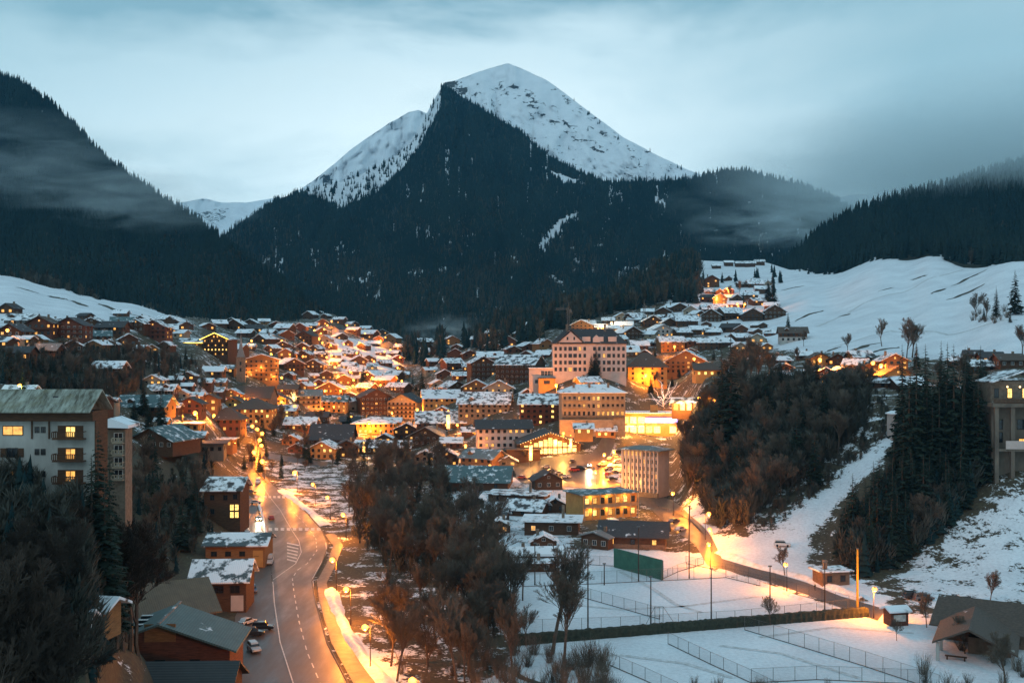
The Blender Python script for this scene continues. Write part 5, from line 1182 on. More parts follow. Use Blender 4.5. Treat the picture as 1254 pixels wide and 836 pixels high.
ribbon('lane', M['asphalt'], [(741,530),(732,545),(718,562),(706,580),(716,598),(770,608),(796,622),(820,645),(852,668),(866,692),(940,712),(985,727),(1030,744),(1075,760)], [(755,530),(752,545),(745,562),(738,580),(760,592),(800,603),(822,612),(846,632),(872,658),(884,684),(942,700),(987,713),(1030,730),(1085,746)], .09, across=8)
ribbon('town_square', M['asphalt'], [(640,592),(600,560),(660,562)], [(716,598),(716,575),(730,556)], .10, across=12)
ribbon('bridge_road', M['asphalt'], [(318,560),(360,566),(400,572)], [(318,552),(362,560),(402,566)], .25)
def line(pts, w=.14, dash=None, lift=.075, name='road_marking'):
    P = [G(*p) for p in pts]; Q = []
    for a, b in zip(P, P[1:]):
        k = max(1, int((b-a).length/1.5)); Q += [a.lerp(b, i/k) for i in range(k)]
    Q.append(P[-1]); mb = MB(); s = 0
    for i in range(len(Q)-1):
        a, b = Q[i], Q[i+1]; d = (b-a); d.z = 0; l = d.length; d.normalize(); n = Vector((-d.y, d.x, 0))*w*.5; s += l
        if dash and (s % (dash*2.2)) > dash: continue
        mb.quad(*[(p.x, p.y, tz(p.x, p.y)+lift) for p in (a-n, b-n, b+n, a+n)])
    return tag(mb.build(name, M['white_paint']), kind='structure')
line([(334,710),(348,700),(362,690),(369,676),(366,662),(358,650),(352,640),(343,624),(330,608),(320,592)], .22)
line([(334,712),(336,738),(343,786),(359,836),(373,875)], .2)
line([(404,870),(392,836),(376,798),(366,760),(360,725),(358,708),(364,698),(376,690),(388,674),(387,660),(376,644),(358,625)], .22, 3.0)
line([(399,664),(400,676),(393,690),(383,708),(384,722)], .24)
for q in range(9):      # zebra crossing
    x = 329+q*7.4; a, b, c, d = G(x, 646), G(x+4.2, 646.2), G(x+4.2, 649.6), G(x, 649.4)
    tag(MB().quad(*[(p.x, p.y, p.z+.08) for p in (a, b, c, d)]).build('road_marking', M['white_paint']), kind='structure')
for q in range(8):
    x = 312+q*5.6; a, b, c, d = G(x, 607), G(x+3.2, 607.2), G(x+3.2, 610), G(x, 609.6)
    tag(MB().quad(*[(p.x, p.y, p.z+.08) for p in (a, b, c, d)]).build('road_marking', M['white_paint']), kind='structure')
for q in range(6):      # hatched island
    y = 664+q*4; a, b, c, d = G(351.5, y), G(366-q*.6, y+3), G(366-q*.6, y+4.5), G(351.5, y+1.5)
    tag(MB().quad(*[(p.x, p.y, p.z+.08) for p in (a, b, c, d)]).build('road_marking', M['white_paint']), kind='structure')
# snow bank heaped along the pavement
def bank(pts, w, h, name='snow_bank'):
    P = [G(*p) for p in pts]; Q = []
    for a, b in zip(P, P[1:]):
        k = max(1, int((b-a).length/1.2)); Q += [a.lerp(b, i/k) for i in range(k)]
    mb = MB(); m_ = 7
    for i, q in enumerate(Q):
        d = Q[min(i+1, len(Q)-1)]-Q[max(i-1, 0)]; d.z = 0; d.normalize(); n = Vector((-d.y, d.x, 0)); ww = w*(.7+.6*float(vnoise(i*.23, 3.1)))
        for k in range(m_):
            t = k/(m_-1)*2-1; hh = h*(1-t*t)*(.4+1.1*float(vnoise(i*.31, k*.7+9))); p = q+n*(ww*.5*t); mb.v.append((p.x, p.y, tz(p.x, p.y)+hh+.02))
        if i:
            o = (i-1)*m_
            for k in range(m_-1): mb.f.append((o+k, o+k+1, o+m_+k+1, o+m_+k))
    o = mb.build(name, M['snow'], None, True); return tag(o, kind='structure')
bank([(404,722),(412,745),(425,775),(445,805),(470,836),(500,870)], 3.2, .7); bank([(345,600),(365,615),(385,630),(400,645)], 4, .6)
bank([(880,698),(940,718),(985,735),(1030,750)], 2.4, .5); bank([(880,676),(930,694),(985,708),(1035,724),(1060,738)], 3.5, .8); bank([(700,612),(760,640),(800,650)], 4, .5)
bank([(316,612),(322,634),(327,660)], 1.1, .2, 'slush'); bank([(300,700),(303,716),(300,735),(296,750)], 1.8, .35, 'slush'); bank([(297,640),(303,650),(309,664)], 1.6, .3, 'slush')
# guard rail beside the bend in the road
def rail(pts, label, col='yellow_lit'):
    P = [G(*p) for p in pts]; c = sum(P, Vector())/len(P); r = empty('guard_rail', c, 0, label, 'guard rail'); mb = MB()
    for a, b in zip(P, P[1:]): mb.tube(a+Vector((0,0,.8))-c, b+Vector((0,0,.8))-c, .16, .16, 4)
    mb.build('rail', M[col], r)
    for a, b in zip(P, P[1:]):
        for t in (0, .5): q = a.lerp(b, t)-c; MB().box(q.x-.07, q.x+.07, q.y-.07, q.y+.07, q.z-.2, q.z+.9).build('post', M['metal'], r)
rail([(323,558),(313,568),(312,576),(322,588),(328,594)], 'zigzag guard rail lit yellow where the road bends under the bridge')
rail([(806,622),(826,628),(846,640),(862,656)], 'guard rail along the orange-lit lane behind the brick-ended barn', 'metal')
# ------------------------------------------------------------------ courts on the flat
def fence(pts, h, label, n=None, net=True, mat='metal', pr=.05, step=4.0, group='wire fences of the tennis courts'):
    P = [G(*p) for p in pts]; c = P[0].copy(); r = empty('wire_fence', c, 0, label, 'fence', group)
    mb = MB(); Q = []
    for a, b in zip(P, P[1:]):
        L = (b-a).length; k = n or max(1, round(L/step))
        Q += [a.lerp(b, i/k)-c for i in range(k)]
        for z in (.08, h): mb.tube(a-c+Vector((0,0,z)), b-c+Vector((0,0,z)), .03 if z > 1 else .09, .03 if z > 1 else .09, 4)
        if net:
            u = b-a; q = a-c; nm = MB(); nm.quad(q, q+u, q+u+Vector((0,0,h)), q+Vector((0,0,h))); nm.build('netting', M['net'], r)
    Q.append(P[-1]-c); mb.build('rail', M[mat], r)
    for q in Q: MB().tube(q, q+Vector((0,0,h)), pr, pr, 5).build('post', M[mat], r)
    return r
m, nt, b = nodes('chain_link_netting'); b.inputs['Base Color'].default_value = (.05, .06, .06, 1)
tr = nt.nodes.new('ShaderNodeBsdfTransparent'); mx = nt.nodes.new('ShaderNodeMixShader'); mx.inputs[0].default_value = .13
nt.links.new(tr.outputs[0], mx.inputs[1]); nt.links.new(b.outputs[0], mx.inputs[2]); nt.links.new(mx.outputs[0], nt.nodes['Material Output'].inputs['Surface']); M['net'] = m
fence([(583,720),(700,716),(810,711),(889,707)], 3.2, 'long wire fence across the back of the snowy tennis courts')
fence([(698,727),(808,758)], 2.6, 'wire fence slanting between the two upper courts')
fence([(640,776),(760,772),(900,764),(1057,748)], 3.0, 'wire fence running just behind the long dark hedge')
fence([(889,707),(960,724),(1057,748)], 2.8, 'wire fence on the lane side of the upper court', mat='metal')
fence([(912,771),(985,793),(1060,816),(1150,846)], 2.9, 'wire fence slanting down from the hedge past the round bushes')
fence([(818,788),(870,813),(920,836),(960,856)], 2.4, 'wire fence between the two lower courts')
fence([(744,813),(790,833),(830,852)], 2.4, 'short wire fence behind the reddish brush below the courts')
fence([(583,720),(600,745),(640,776)], 2.6, 'wire fence at the thicket end of the courts')
fence([(840,690),(900,702),(950,712)], 2.2, 'low wire fence between court corner and lane bend')
fence([(920,836),(1000,832),(1140,838)], 2.6, 'wire fence at the very bottom of the lower court')
fence([(752,693),(700,690),(640,690)], 2.6, 'wire fence behind the courts next to the green practice wall')
fence([(811,709),(830,700),(862,690)], 2.0, 'wire fence from the green practice wall to the lane')
a, b_ = G(560, 704), G(640, 782)
a, b_ = G(624, 790), G(1062, 754)
d = (b_-a); L = d.length; ang = math.atan2(d.y, d.x); hg = empty('hedge', a, ang, 'long clipped dark green hedge between upper and lower courts', 'hedge')
mb = MB(); k = int(L/.6)
for i in range(k+1):
    x = L*i/k; j1 = R.uniform(-.14, .14); j2 = R.uniform(-.14, .14); h_ = 2.0+R.uniform(-.12, .15)
    mb.v += [(x, -.7+j1, -.1), (x, -.75+j1, h_*.5), (x, -.55+j2, h_), (x, .55+j1, h_+.05), (x, .75, h_*.5), (x, .7, -.1)]
    if i:
        o = (i-1)*6
        for q in range(5): mb.f.append((o+q, o+q+1, o+q+7, o+q+6))
mb.build('foliage', M['hedge'], hg)
for i in range(500):
    pass
# paths of trodden bare turf beside the thicket
for pts, w_ in (([(545,694),(590,735),(630,778)], 2.2), ([(600,806),(640,830),(700,850)], 1.6)):
    strip('path', surf('muddy_turf', (.09,.075,.05), (.05,.04,.03), .5), [(G(*p).x, G(*p).y) for p in pts], w_, .05, kind='structure')
# faint court lines showing as shallow ridges, turf streaks in the meadow
turf = surf('melted_turf', (.085, .075, .05), (.045, .04, .03), .4)
def streak(a, b, w, lift=.1):
    A, B = G(*a), G(*b); n = 8; pts = [(A.x+(B.x-A.x)*i/n+R.uniform(-.3,.3)*w, A.y+(B.y-A.y)*i/n+R.uniform(-.3,.3)*w) for i in range(n+1)]
    strip('bare_turf', turf, pts, lambda t: w*(.15+math.sin(t*PI)*.9), lift, kind='structure')
for a, b, w in [((972,394),(1010,380),4),((1157,367),(1205,348),6),((1165,350),(1206,331),5),((1140,360),(1160,353),4),((1028,387),(1042,384),6),((1075,357),(1095,352),3),((1030,434),(1075,420),6),((1068,432),(1100,425),4),((1010,431),(1030,424),3),((955,356),(985,350),5),
                ((60,362),(85,368),7),((90,368),(110,376),9),((20,352),(50,360),5),((120,372),(150,382),6),((150,384),(190,395),5),((1115,343),(1135,337),5)]: streak(a, b, w)
# floodlight masts
for i, (x, yt, yb, lab) in enumerate([(720,668,773,'tall mast at the hedge near the middle of the courts'),(797,706,767,'shorter mast by the hedge beside the frame gate'),(782,645,712,'slim mast in front of the green practice wall'),(844,620,708,'slim mast rising in front of the lane lamps'),(655,665,716,'slim mast at the back fence near the thicket'),
                                      (871,696,764,'mast on the hedge line behind the lower courts'),(943,693,742,'slim mast behind the round pruned tree'),(1010,688,754,'mast between the brick hut and the hedge end'),(585,672,720,'slim mast seen through the thicket branches'),(740,690,716,'thin short mast at the back fence')]):
    g = G(x, yb); h_ = (yb-yt)*g.y/F; r = empty('floodlight_mast', g, 0, lab, 'mast', 'masts around the tennis courts')
    MB().tube((0,0,-.3), (0,0,h_), .17, .11, 8).build('pole', M['pole'], r); MB().box(-.4, .4, -.18, .18, h_-.1, h_+.2).build('floodlight', M['metal'], r)
g = G(1050, 747); r = empty('yellow_pole', g, 0, 'thick yellow-lit pole at the end of the hedge', 'pole'); MB().tube((0,0,-.3), (0,0,75*g.y/F), .28, .22, 10).build('shaft', M['yellow_lit'], r); MB().tube((0,0,75*g.y/F), (0,0,76*g.y/F), .3, .3, 10).build('cap', M['metal'], r)
# green practice wall
A = G(752, 694); B = G(811, 710); d = B-A; r = empty('practice_wall', A, math.atan2(d.y, d.x), 'green boarded practice wall standing in the snow', 'practice wall')
MB().box(0, d.length, -.12, .12, 0, 5.2).build('boards', M['green'], r)
for k in range(6): MB().box(d.length*k/5-.1, d.length*k/5+.1, .12, .3, 0, 5.0).build('post', M['metal'], r)
# frame gate with stays
g = G(807, 765); r = empty('frame_gate', g, .1, 'tall tubular gate frame with slanting stays at the court corner', 'gate')
MB().tube((-.9,0,0), (-.9,0,4), .06, .06, 5).tube((.9,0,0), (.9,0,4), .06, .06, 5).tube((-.9,0,4), (.9,0,4), .06, .06, 5).tube((-.9,0,2), (.9,0,2), .05, .05, 5).build('frame', M['metal'], r)
MB().tube((.9,0,4), (3.6,0,0), .05, .05, 5).build('stay', M['metal'], r); MB().tube((-.9,0,4), (-3,0,0), .05, .05, 5).build('stay', M['metal'], r)
# ------------------------------------------------------------------ tower cranes
def crane(px, pyb, pyt, jl, jr, ang, label):
    g = G(px, pyb); s = g.y/F; h = (pyb-pyt)*s; r = empty('tower_crane', g, ang, label, 'crane')
    mb = MB()
    for x in (-.7, .7):
        for y in (-.7, .7): mb.tube((x, y, 0), (x, y, h), .13, .13, 4)
    k = int(h/2.2)
    for i in range(k): z = h*i/k; z2 = h*(i+1)/k; mb.tube((-.7, -.7, z), (.7, -.7, z2), .08, .08, 3).tube((-.7, .7, z2), (-.7, -.7, z), .08, .08, 3)
    mb.build('mast', M['metal'], r); jb = MB()
    jb.tube((-jl*s, 0, h), (jr*s, 0, h), .16, .16, 4).tube((-jl*s*.95, 0, h+1.2), (jr*s*.5, 0, h+1.2), .12, .12, 4)
    n = 14
    for i in range(n): x0 = -jl*s*.95*(i/n); x1 = -jl*s*.95*((i+.5)/n); jb.tube((x0, 0, h), (x1, 0, h+1.2), .07, .07, 3).tube((x1, 0, h+1.2), (-jl*s*.95*((i+1)/n), 0, h), .07, .07, 3)
    jb.build('jib', M['metal'], r); MB().tube((0,0,h), (0,0,h+5), .2, .1, 4).tube((0,0,h+5), (-jl*s*.7, 0, h+1.2), .05, .05, 3).tube((0,0,h+5), (jr*s*.9, 0, h+.3), .05, .05, 3).build('tower_top', M['metal'], r)
    MB().box(jr*s*.75, jr*s, -.7, .7, h-1.8, h-.1).build('counterweight', M['concrete'], r); MB().box(.8, 2.2, -.6, .6, h-2, h-.2).build('cab', M['metal'], r)
crane(696, 430, 379, 17, 3, -.35, 'tower crane standing behind the pale pink hotel'); crane(789, 394, 374, 1, 15, .3, 'small faint crane above the snowy suburb')
# ------------------------------------------------------------------ cars
def car_proto(kind, paint):
    L, Wd, H = {'car': (4.3, 1.75, 1.45), 'suv': (4.7, 1.85, 1.75), 'van': (5.2, 2.0, 2.35)}[kind]; a = L/2; w = Wd/2
    r = empty('parked_car' if kind != 'van' else 'parked_van', (0, 0, -500)); r['category'] = 'car' if kind != 'van' else 'van'
    gz = .28; bz = H*.58; mb = MB()
    low = [(-a, gz+.1), (-a, bz*.92), (-a*.86, bz), (a*.45, bz), (a*.94, bz*.82), (a, bz*.6), (a, gz+.1), (a*.9, gz), (-a*.9, gz)]
    if kind == 'van': low = [(-a, gz+.1), (-a, bz), (a*.62, bz), (a*.95, bz*.72), (a, bz*.5), (a, gz+.1), (a*.9, gz), (-a*.9, gz)]
    mb.prism(low, 'y', -w, w); n = len(mb.v)
    c0, c1, t0, t1 = {'car': (-a*.80, a*.42, -a*.55, a*.12), 'suv': (-a*.94, a*.45, -a*.82, a*.18), 'van': (-a*.99, a*.60, -a*.97, a*.34)}[kind]
    def cab(z0, z1, ww0, ww1, x0, x1, xx0, xx1, m_):
        k = len(m_.v); m_.v += [(x0,-ww0,z0),(x1,-ww0,z0),(x1,ww0,z0),(x0,ww0,z0),(xx0,-ww1,z1),(xx1,-ww1,z1),(xx1,ww1,z1),(xx0,ww1,z1)]
        m_.f += [(k,k+3,k+2,k+1),(k+4,k+5,k+6,k+7),(k,k+1,k+5,k+4),(k+1,k+2,k+6,k+5),(k+2,k+3,k+7,k+6),(k+3,k,k+4,k+7)]
    cab(bz-.02, H, w*.92, w*.78, c0, c1, t0, t1, mb); body = mb.build('body', PAINT[paint], r)
    bv = body.modifiers.new('b', 'BEVEL'); bv.width = .06; bv.segments = 2
    g = MB(); e = .015; cab(bz+.06, H-.12, w*.92+e-.02, w*.80+e, c0+.06, c1-.02+e, t0+.02, t1+.06+e, g)
    if kind == 'van': g = MB(); cab(bz+.06, H-.35, w*.93, w*.84, a*.02, c1+e, a*.02, t1+.10+e, g)
    g.build('glass', M['glass'], r)
    for x in (-a*.62, a*.62):
        for y in (-w+.08, w-.08): MB().tube((x, y-.11, .33), (x, y+.11, .33), .33, .33, 14).tube((x, y-.125, .33), (x, y+.125, .33), .19, .19, 10).build('wheel', M['tyre'], r)
    for y in (-w*.72, w*.72):
        MB().box(a-.10, a+.01, y-.18, y+.18, bz*.62, bz*.62+.16).build('headlight', M['rim'], r); MB().box(-a-.01, -a+.08, y-.14, y+.14, bz*.66, bz*.66+.22).build('tail_light', PAINT['red'], r)
    return r
CP = {}
def car(px, py, ang, kind, paint, label, group, cat=None, lights=False, snow=False):
    if (kind, paint) not in CP: CP[(kind, paint)] = car_proto(kind, paint)
    g = G(px, py); g.z += .12
    r = copy_tree(CP[(kind, paint)], g, math.radians(ang), None, label, group)
    if lights:
        a = {'car': 2.15, 'suv': 2.35, 'van': 2.6}[kind]
        for y in (-.62, .62): MB().ball((a+.05, y, .72), .20, .20, 8, 5).build('headlamp_beam', M['headlamp'], r)
        l = bpy.data.lights.new('headlamp', 'SPOT'); l.energy = 9000; l.spot_size = 1.3; l.spot_blend = .7; l.color = (1, .8, .5); l.shadow_soft_size = .15
        o = bpy.data.objects.new('headlamp', l); COL.objects.link(o); o.parent = r; o.location = (a+.3, 0, .8); o.rotation_euler = (0, -PI/2+.12, 0)
    if snow:
        a = {'car': 1.0, 'suv': 1.3, 'van': 1.6}[kind]; h = {'car': 1.45, 'suv': 1.75, 'van': 2.35}[kind]
        MB().box(-a, a*.2, -.62, .62, h-.01, h+.1).build('roof_snow', M['snow'], r)
RG = 'vehicles along the main road'
car(311,797,-62,'suv','silver','silver car with pale roof beside the road, closest to the van',RG); car(310,778,12,'suv','black','black estate parked across the verge behind the silver car',RG); car(322,771,6,'suv','black','black car half hidden beside the first black estate',RG)
car(303,764,60,'car','white','small white car squeezed behind the black cars',RG); car(286,829,-84,'van','white','white van with orange-lit side at the tiled roof',RG); car(330,690,-82,'van','white','white van parked past the snowy barn',RG,snow=True); car(329,679,-82,'car','silver','silver car parked just behind the roadside van',RG)
car(316,637,-70,'car','silver','oncoming car with both headlamps burning by the zebra crossing',RG,lights=True); car(332,636,110,'car','red','dark red car passing the one with headlamps',RG); car(313,617,20,'car','silver','pale car waiting sideways above the first crossing',RG); car(316,592,-80,'van','white','white van under the guard rail bend',RG)
car(308,604,10,'car','grey','dim grey car on the lay-by above the crossing',RG)
car(303,655,-80,'car','white','white car on the lay-by by the half-snowed workshop roof',RG); car(306,702,-75,'car','grey','grey car on the lay-by below the snowy barn',RG); car(309,725,-70,'suv','blue','dark blue off-roader on the lay-by before the black estates',RG)
TG = 'vehicles parked around the town square'; k = 0
PL = [(703,577,'suv','red'),(712,575,'suv','black'),(701,566,'car','black'),(684,581,'car','silver'),(693,585,'car','white'),(676,578,'car','grey'),(668,573,'car','white'),(660,588,'suv','silver'),(640,586,'car','red'),(628,582,'car','grey'),(612,578,'car','silver'),(738,570,'suv','white'),(746,575,'car','silver'),(752,580,'car','grey'),
      (747,563,'car','silver'),(756,567,'car','white'),(744,582,'car','red'),(750,588,'car','black'),(758,556,'suv','black'),(764,553,'car','grey'),(770,550,'car','black'),(560,556,'car','silver'),(552,560,'car','white'),(542,566,'car','grey'),(535,556,'car','silver'),(528,562,'car','red'),(756,560,'car','silver'),(705,603,'car','grey')]
CAROR = []
for i, (x, y, kd, pt) in enumerate(PL): CAROR.append((pt, kd, x, y))
cnt = {}
tot = {}
for pt, kd, x, y in CAROR: tot[(pt, kd)] = tot.get((pt, kd), 0)+1
for pt, kd, x, y in sorted(CAROR, key=lambda c: c[2]):
    cnt[(pt, kd)] = cnt.get((pt, kd), 0)+1
    nm = {'car': 'car', 'suv': 'off-roader', 'van': 'van'}[kd]
    lab = '%s %s parked in the town square, %s of them from the thicket' % (pt, nm, ORD[cnt[(pt, kd)]-1]) if tot[(pt, kd)] > 1 else 'only %s %s parked in the town square' % (pt, nm)
    car(x, y, R.choice((20, 25, 70, -30, 200)), kd, pt, lab, TG, snow=R.random() < .4)
car(722,571,-96,'car','silver','oncoming car with dazzling headlamps on the wet town street',TG,lights=True); car(548,566,-70,'car','grey','car with its headlamps on beside the thicket top',TG,lights=True)
car(1118,733,5,'suv','black','black off-roader parked under the snowy bank by the shelter','vehicles past the lane lamp'); car(1131,735,5,'suv','grey','dark grey off-roader next to the black one by the shelter','vehicles past the lane lamp'); car(1182,742,8,'van','black','big dark van parked above the shelter roof','vehicles past the lane lamp',snow=True)
car(958,669,-10,'suv','white','white car parked high on the wooded bank','vehicles past the lane lamp')
for i, (x, y, p) in enumerate([(826,640,'grey'),(834,650,'white'),(1090,757,'white')][:2]): car(x, y, 40, 'car', p, '%s car by the lane behind the brick-ended barn' % p, 'vehicles past the lane lamp')
for k_, v in CP.items():      # the moulds themselves are not left standing
    for c in list(v.children): bpy.data.objects.remove(c)
    bpy.data.objects.remove(v)
# ------------------------------------------------------------------ people in the lane (a few pixels tall)
def person(px, py, ang, label, coat):
    g = G(px, py); v = [(0,0,.92),(0,0,1.15),(0,0,1.40),(0,0,1.52),(0,0,1.60),(0,0,1.72),(.09,0,.88),(.12,.10,.5),(.12,.05,.06),(.12,.2,.03),(-.09,0,.88),(-.12,-.06,.5),(-.12,-.18,.06),(-.12,-.03,.03),(.20,0,1.38),(.26,-.04,1.1),(.25,.1,.88),(-.20,0,1.38),(-.26,.04,1.1),(-.25,.14,.9)]
    e = [(0,1),(1,2),(2,3),(3,4),(4,5),(0,6),(6,7),(7,8),(8,9),(0,10),(10,11),(11,12),(12,13),(2,14),(14,15),(15,16),(2,17),(17,18),(18,19)]
    rad = [.16,.15,.17,.06,.09,.09,.10,.07,.05,.04,.10,.07,.05,.04,.07,.055,.04,.07,.055,.04]
    me = bpy.data.meshes.new('person'); me.from_pydata(v, e, []); o = bpy.data.objects.new('person', me); COL.objects.link(o)
    o.modifiers.new('s', 'SKIN')
    for i, sv in enumerate(me.skin_vertices[0].data): sv.radius = (rad[i], rad[i])
    me.skin_vertices[0].data[0].use_root = True; o.modifiers.new('u', 'SUBSURF').levels = 1; me.materials.append(coat); o.location = g; o.rotation_euler = (0, 0, ang)
    tag(o, label, 'person'); hb = MB().ball((0, -.02, 1.68), .12, .14, 8, 6).build('hair', M['rdark'], o); return o
person(998, 723, .6, 'person in a dark coat walking on the lane beside the brick hut', surf('dark_coat', (.03, .03, .04)))
# ------------------------------------------------------------------ trees
def conifer_proto(h, seed, dens=1.0, spread=.2):
    rs = random.Random(seed); r = empty('conifer', (0,0,-500)); r['category'] = 'tree'
    MB().tube((0,0,-1), (0,0,h*.5), h*.016, h*.010, 7, False).tube((0,0,h*.5), (0,0,h*.97), h*.010, .02, 6, False).build('trunk', M['bark'], r)
    mb = MB(); nw = int(46*dens)
    for i in range(nw):
        t = i/nw; z = h*(.07+.90*t); Rr = h*spread*(1-t)**.85*rs.uniform(.8, 1.12)+.12; k = max(4, int(11*(1-t*.5)))
        for j in range(k):
            if rs.random() < .10: continue
            a = rs.random()*2*PI; L = Rr*rs.uniform(.7, 1.12); c, s = math.cos(a), math.sin(a); dr = L*rs.uniform(.15, .38); zb = z+rs.uniform(-.2, .2)*h/nw
            px_, py_ = -s, c; w = L*.25
            p0 = Vector((0, 0, zb)); p1 = Vector((c*L*.55, s*L*.55, zb-dr*.45)); p2 = Vector((c*L, s*L, zb-dr+L*.06)); sd = Vector((px_, py_, 0))
            mb.quad(p0, p1+sd*w, p2, p1-sd*w)
            for q in range(4):
                t2 = rs.uniform(.3, .95); b = p0.lerp(p1, t2/.55) if t2 < .55 else p1.lerp(p2, (t2-.55)/.45); sg = rs.choice((-1, 1)); l2 = L*.34*(1.15-t2*.6)
                tip = b+sd*(sg*l2)+Vector((c, s, 0))*l2*.6+Vector((0, 0, -l2*rs.uniform(.1, .5)))
                mb.tri(b-Vector((c, s, 0))*l2*.2, b+Vector((c, s, 0))*l2*.25, tip); mb.tri(b, b+Vector((0, 0, -l2*.45)), tip)
    mb.build('crown', M['needle'], r); return r
def bare_proto(h, seed, mat='twig', levels=5, spread=.5, name='bare_tree', stems=1, bw=.85):
    rs = random.Random(seed); r = empty(name, (0,0,-500)); r['category'] = 'tree' if name == 'bare_tree' else 'shrub'
    tk = MB(); tw = MB()
    def grow(p, d, L, rad, lv):
        n = 3 if lv < 2 else 2; q = p
        for i in range(n):
            d = (d+Vector((rs.gauss(0, .10), rs.gauss(0, .10), rs.gauss(.03, .06)))).normalized(); q2 = q+d*(L/n); r2 = rad*(1-.28*(i+1)/n)
            if lv <= 2: tk.tube(q, q2, rad*(1-.28*i/n), r2, 5 if lv < 2 else 4, False)
            else: tw.tube(q, q2, max(.022*bw, rad*(1-.28*i/n)), max(.016*bw, r2), 3, False)
            if lv < levels and (i > 0 or lv > 0):
                for k in range(2 if lv < 2 else 2 if lv < levels-1 else 4):
                    a = rs.random()*2*PI; u = d.orthogonal().normalized(); v = d.cross(u); sp = rs.uniform(.4, .95)*spread*1.5
                    nd = (d+(u*math.cos(a)+v*math.sin(a))*sp+Vector((0, 0, .25))).normalized()
                    grow(q2, nd, L*rs.uniform(.45, .68), r2*.55, lv+1)
            q = q2
        if lv < levels: grow(q, d, L*.6, rad*.6, lv+1)
    for s_ in range(stems):
        a = rs.random()*6.3; d = Vector((math.cos(a)*.35*(stems > 1), math.sin(a)*.35*(stems > 1), 1)).normalized()
        grow(Vector((0, 0, -.4)), d, h*.42, h*.017/math.sqrt(stems), 0)
    tk.build('trunk', M['bark'], r); tw.build('crown', M[mat], r); return r
def shrub_proto(seed):
    rs = random.Random(seed); r = empty('bare_shrub', (0,0,-500)); r['category'] = 'shrub'; mb = MB()
    for i in range(46):
        a = rs.random()*2*PI; lean = rs.uniform(.05, .55); L = rs.uniform(1.6, 3.4); p = Vector((math.cos(a)*rs.random()*.5, math.sin(a)*rs.random()*.5, -.2)); d = Vector((math.cos(a)*lean, math.sin(a)*lean, 1)).normalized()
        for k in range(3):
            d = (d+Vector((rs.gauss(0, .1), rs.gauss(0, .1), .05))).normalized(); q = p+d*L/3; mb.tube(p, q, .025-.006*k, .02-.006*k, 3, False)
            for j in range(3): e = (d+Vector((rs.gauss(0, .35), rs.gauss(0, .35), .1))).normalized(); s = p.lerp(q, rs.random()); mb.tube(s, s+e*L*rs.uniform(.15, .35), .012, .006, 3, False)
            p = q
    mb.build('crown', M['twig'], r); return r
CT = [conifer_proto(18, 1), conifer_proto(18, 2, 1.1, .17), conifer_proto(18, 3, .9, .23), conifer_proto(18, 4, 1.0, .14)]
BT = [bare_proto(15, 11), bare_proto(15, 12, 'twigg'), bare_proto(15, 13, spread=.4), bare_proto(15, 14, 'twig', spread=.6), bare_proto(15, 15, 'twigg', spread=.35), bare_proto(15, 16, spread=.5)]
DK = [bare_proto(15, 31, 'shadetwig', bw=1.3), bare_proto(15, 32, 'shadetwig', spread=.65, bw=1.3), bare_proto(15, 33, 'shadetwig', spread=.6, bw=1.3)]
SH = [shrub_proto(21), shrub_proto(22)]
for t in CT+BT+SH+DK: KIDS[t.name] = [(c, []) for c in t.children]
DET = {18: 18.0, 15: 15.0}
def plant(protos, loc, h, base, label, group, name=None):
    t = copy_tree(R.choice(protos), loc, R.uniform(0, 2*PI), None, label, group); s = h/base; w = s*R.uniform(.85, 1.2); t.scale = (w, w, s); return t
def spots(poly, n, mind, seed, avoid=True):
    rs = random.Random(seed); xs = [p[0] for p in poly]; ys = [p[1] for p in poly]; out = []; tr_ = 0
    while len(out) < n and tr_ < n*60:
        tr_ += 1; x = rs.uniform(min(xs), max(xs)); y = rs.uniform(min(ys), max(ys))
        if not bool(inpoly(np.array([x]), np.array([y]), poly)[0]): continue
        g = G(x, y)
        if any((g-o).length < mind for o in out): continue
        if avoid and any(abs(x-bx) < bw*.62 and by-bh-9 < y < by+3 for bx, by, bw, bh, _ in BLOCK): continue
        out.append(g)
    return out
# thicket between road and courts
TH = [(420,640),(440,600),(470,578),(540,575),(585,612),(608,650),(600,700),(632,768),(600,790),(560,765),(520,720),(470,695),(440,670)]
for g in spots(TH, 78, 3.2, 1): plant(BT, g, R.uniform(12, 19), 15, 'bare brown tree in the thicket between main road and tennis courts', 'bare trees of the thicket')
for g in spots([(405,575),(470,560),(545,572),(540,600),(450,610),(415,620)], 16, 4, 2): plant(BT, g, R.uniform(11, 16), 15, 'bare tree at the upper edge of the thicket by the bridge', 'bare trees above the thicket')
for g in spots([(325,500),(395,505),(420,560),(350,560),(335,530)], 10, 4, 3): plant(BT, g, R.uniform(9, 13), 15, 'bare tree lit orange beside the string of lamps on the upper road', 'bare trees by the upper road')
for x, y, h, l in [(560,838,17,'lone bare tree with thin lit trunk before the pale slope'),(676,800,24,'tallest bare tree in front of the courts, branching wide at the hedge end'),(690,812,18,'bare tree close to the tallest one at the hedge end'),(612,745,14,'bare tree at the path by the back court'),(640,735,13,'slender bare tree leaning over the back court'),
                   (628,830,15,'bare tree rising from the reddish brush'),(480,790,13,'bare tree between the snow bank and the pale slope')]: plant(BT, G(x, y), h, 15, l, 'bare trees around the courts')
for g in spots([(545,745),(600,780),(650,800),(740,812),(760,860),(600,880),(570,800)], 70, 1.4, 4): plant(SH, g, R.uniform(2.5, 5), 3.2, 'leafless reddish shrub in the brush below the courts', 'shrubs below the courts')
for g in spots([(1040,845),(800,840),(960,860),(1000,836)], 8, 2, 5): plant(SH, g, R.uniform(2, 3.4), 3.2, 'thin leafless shrub poking up before the lower court', 'shrubs before the lower court')
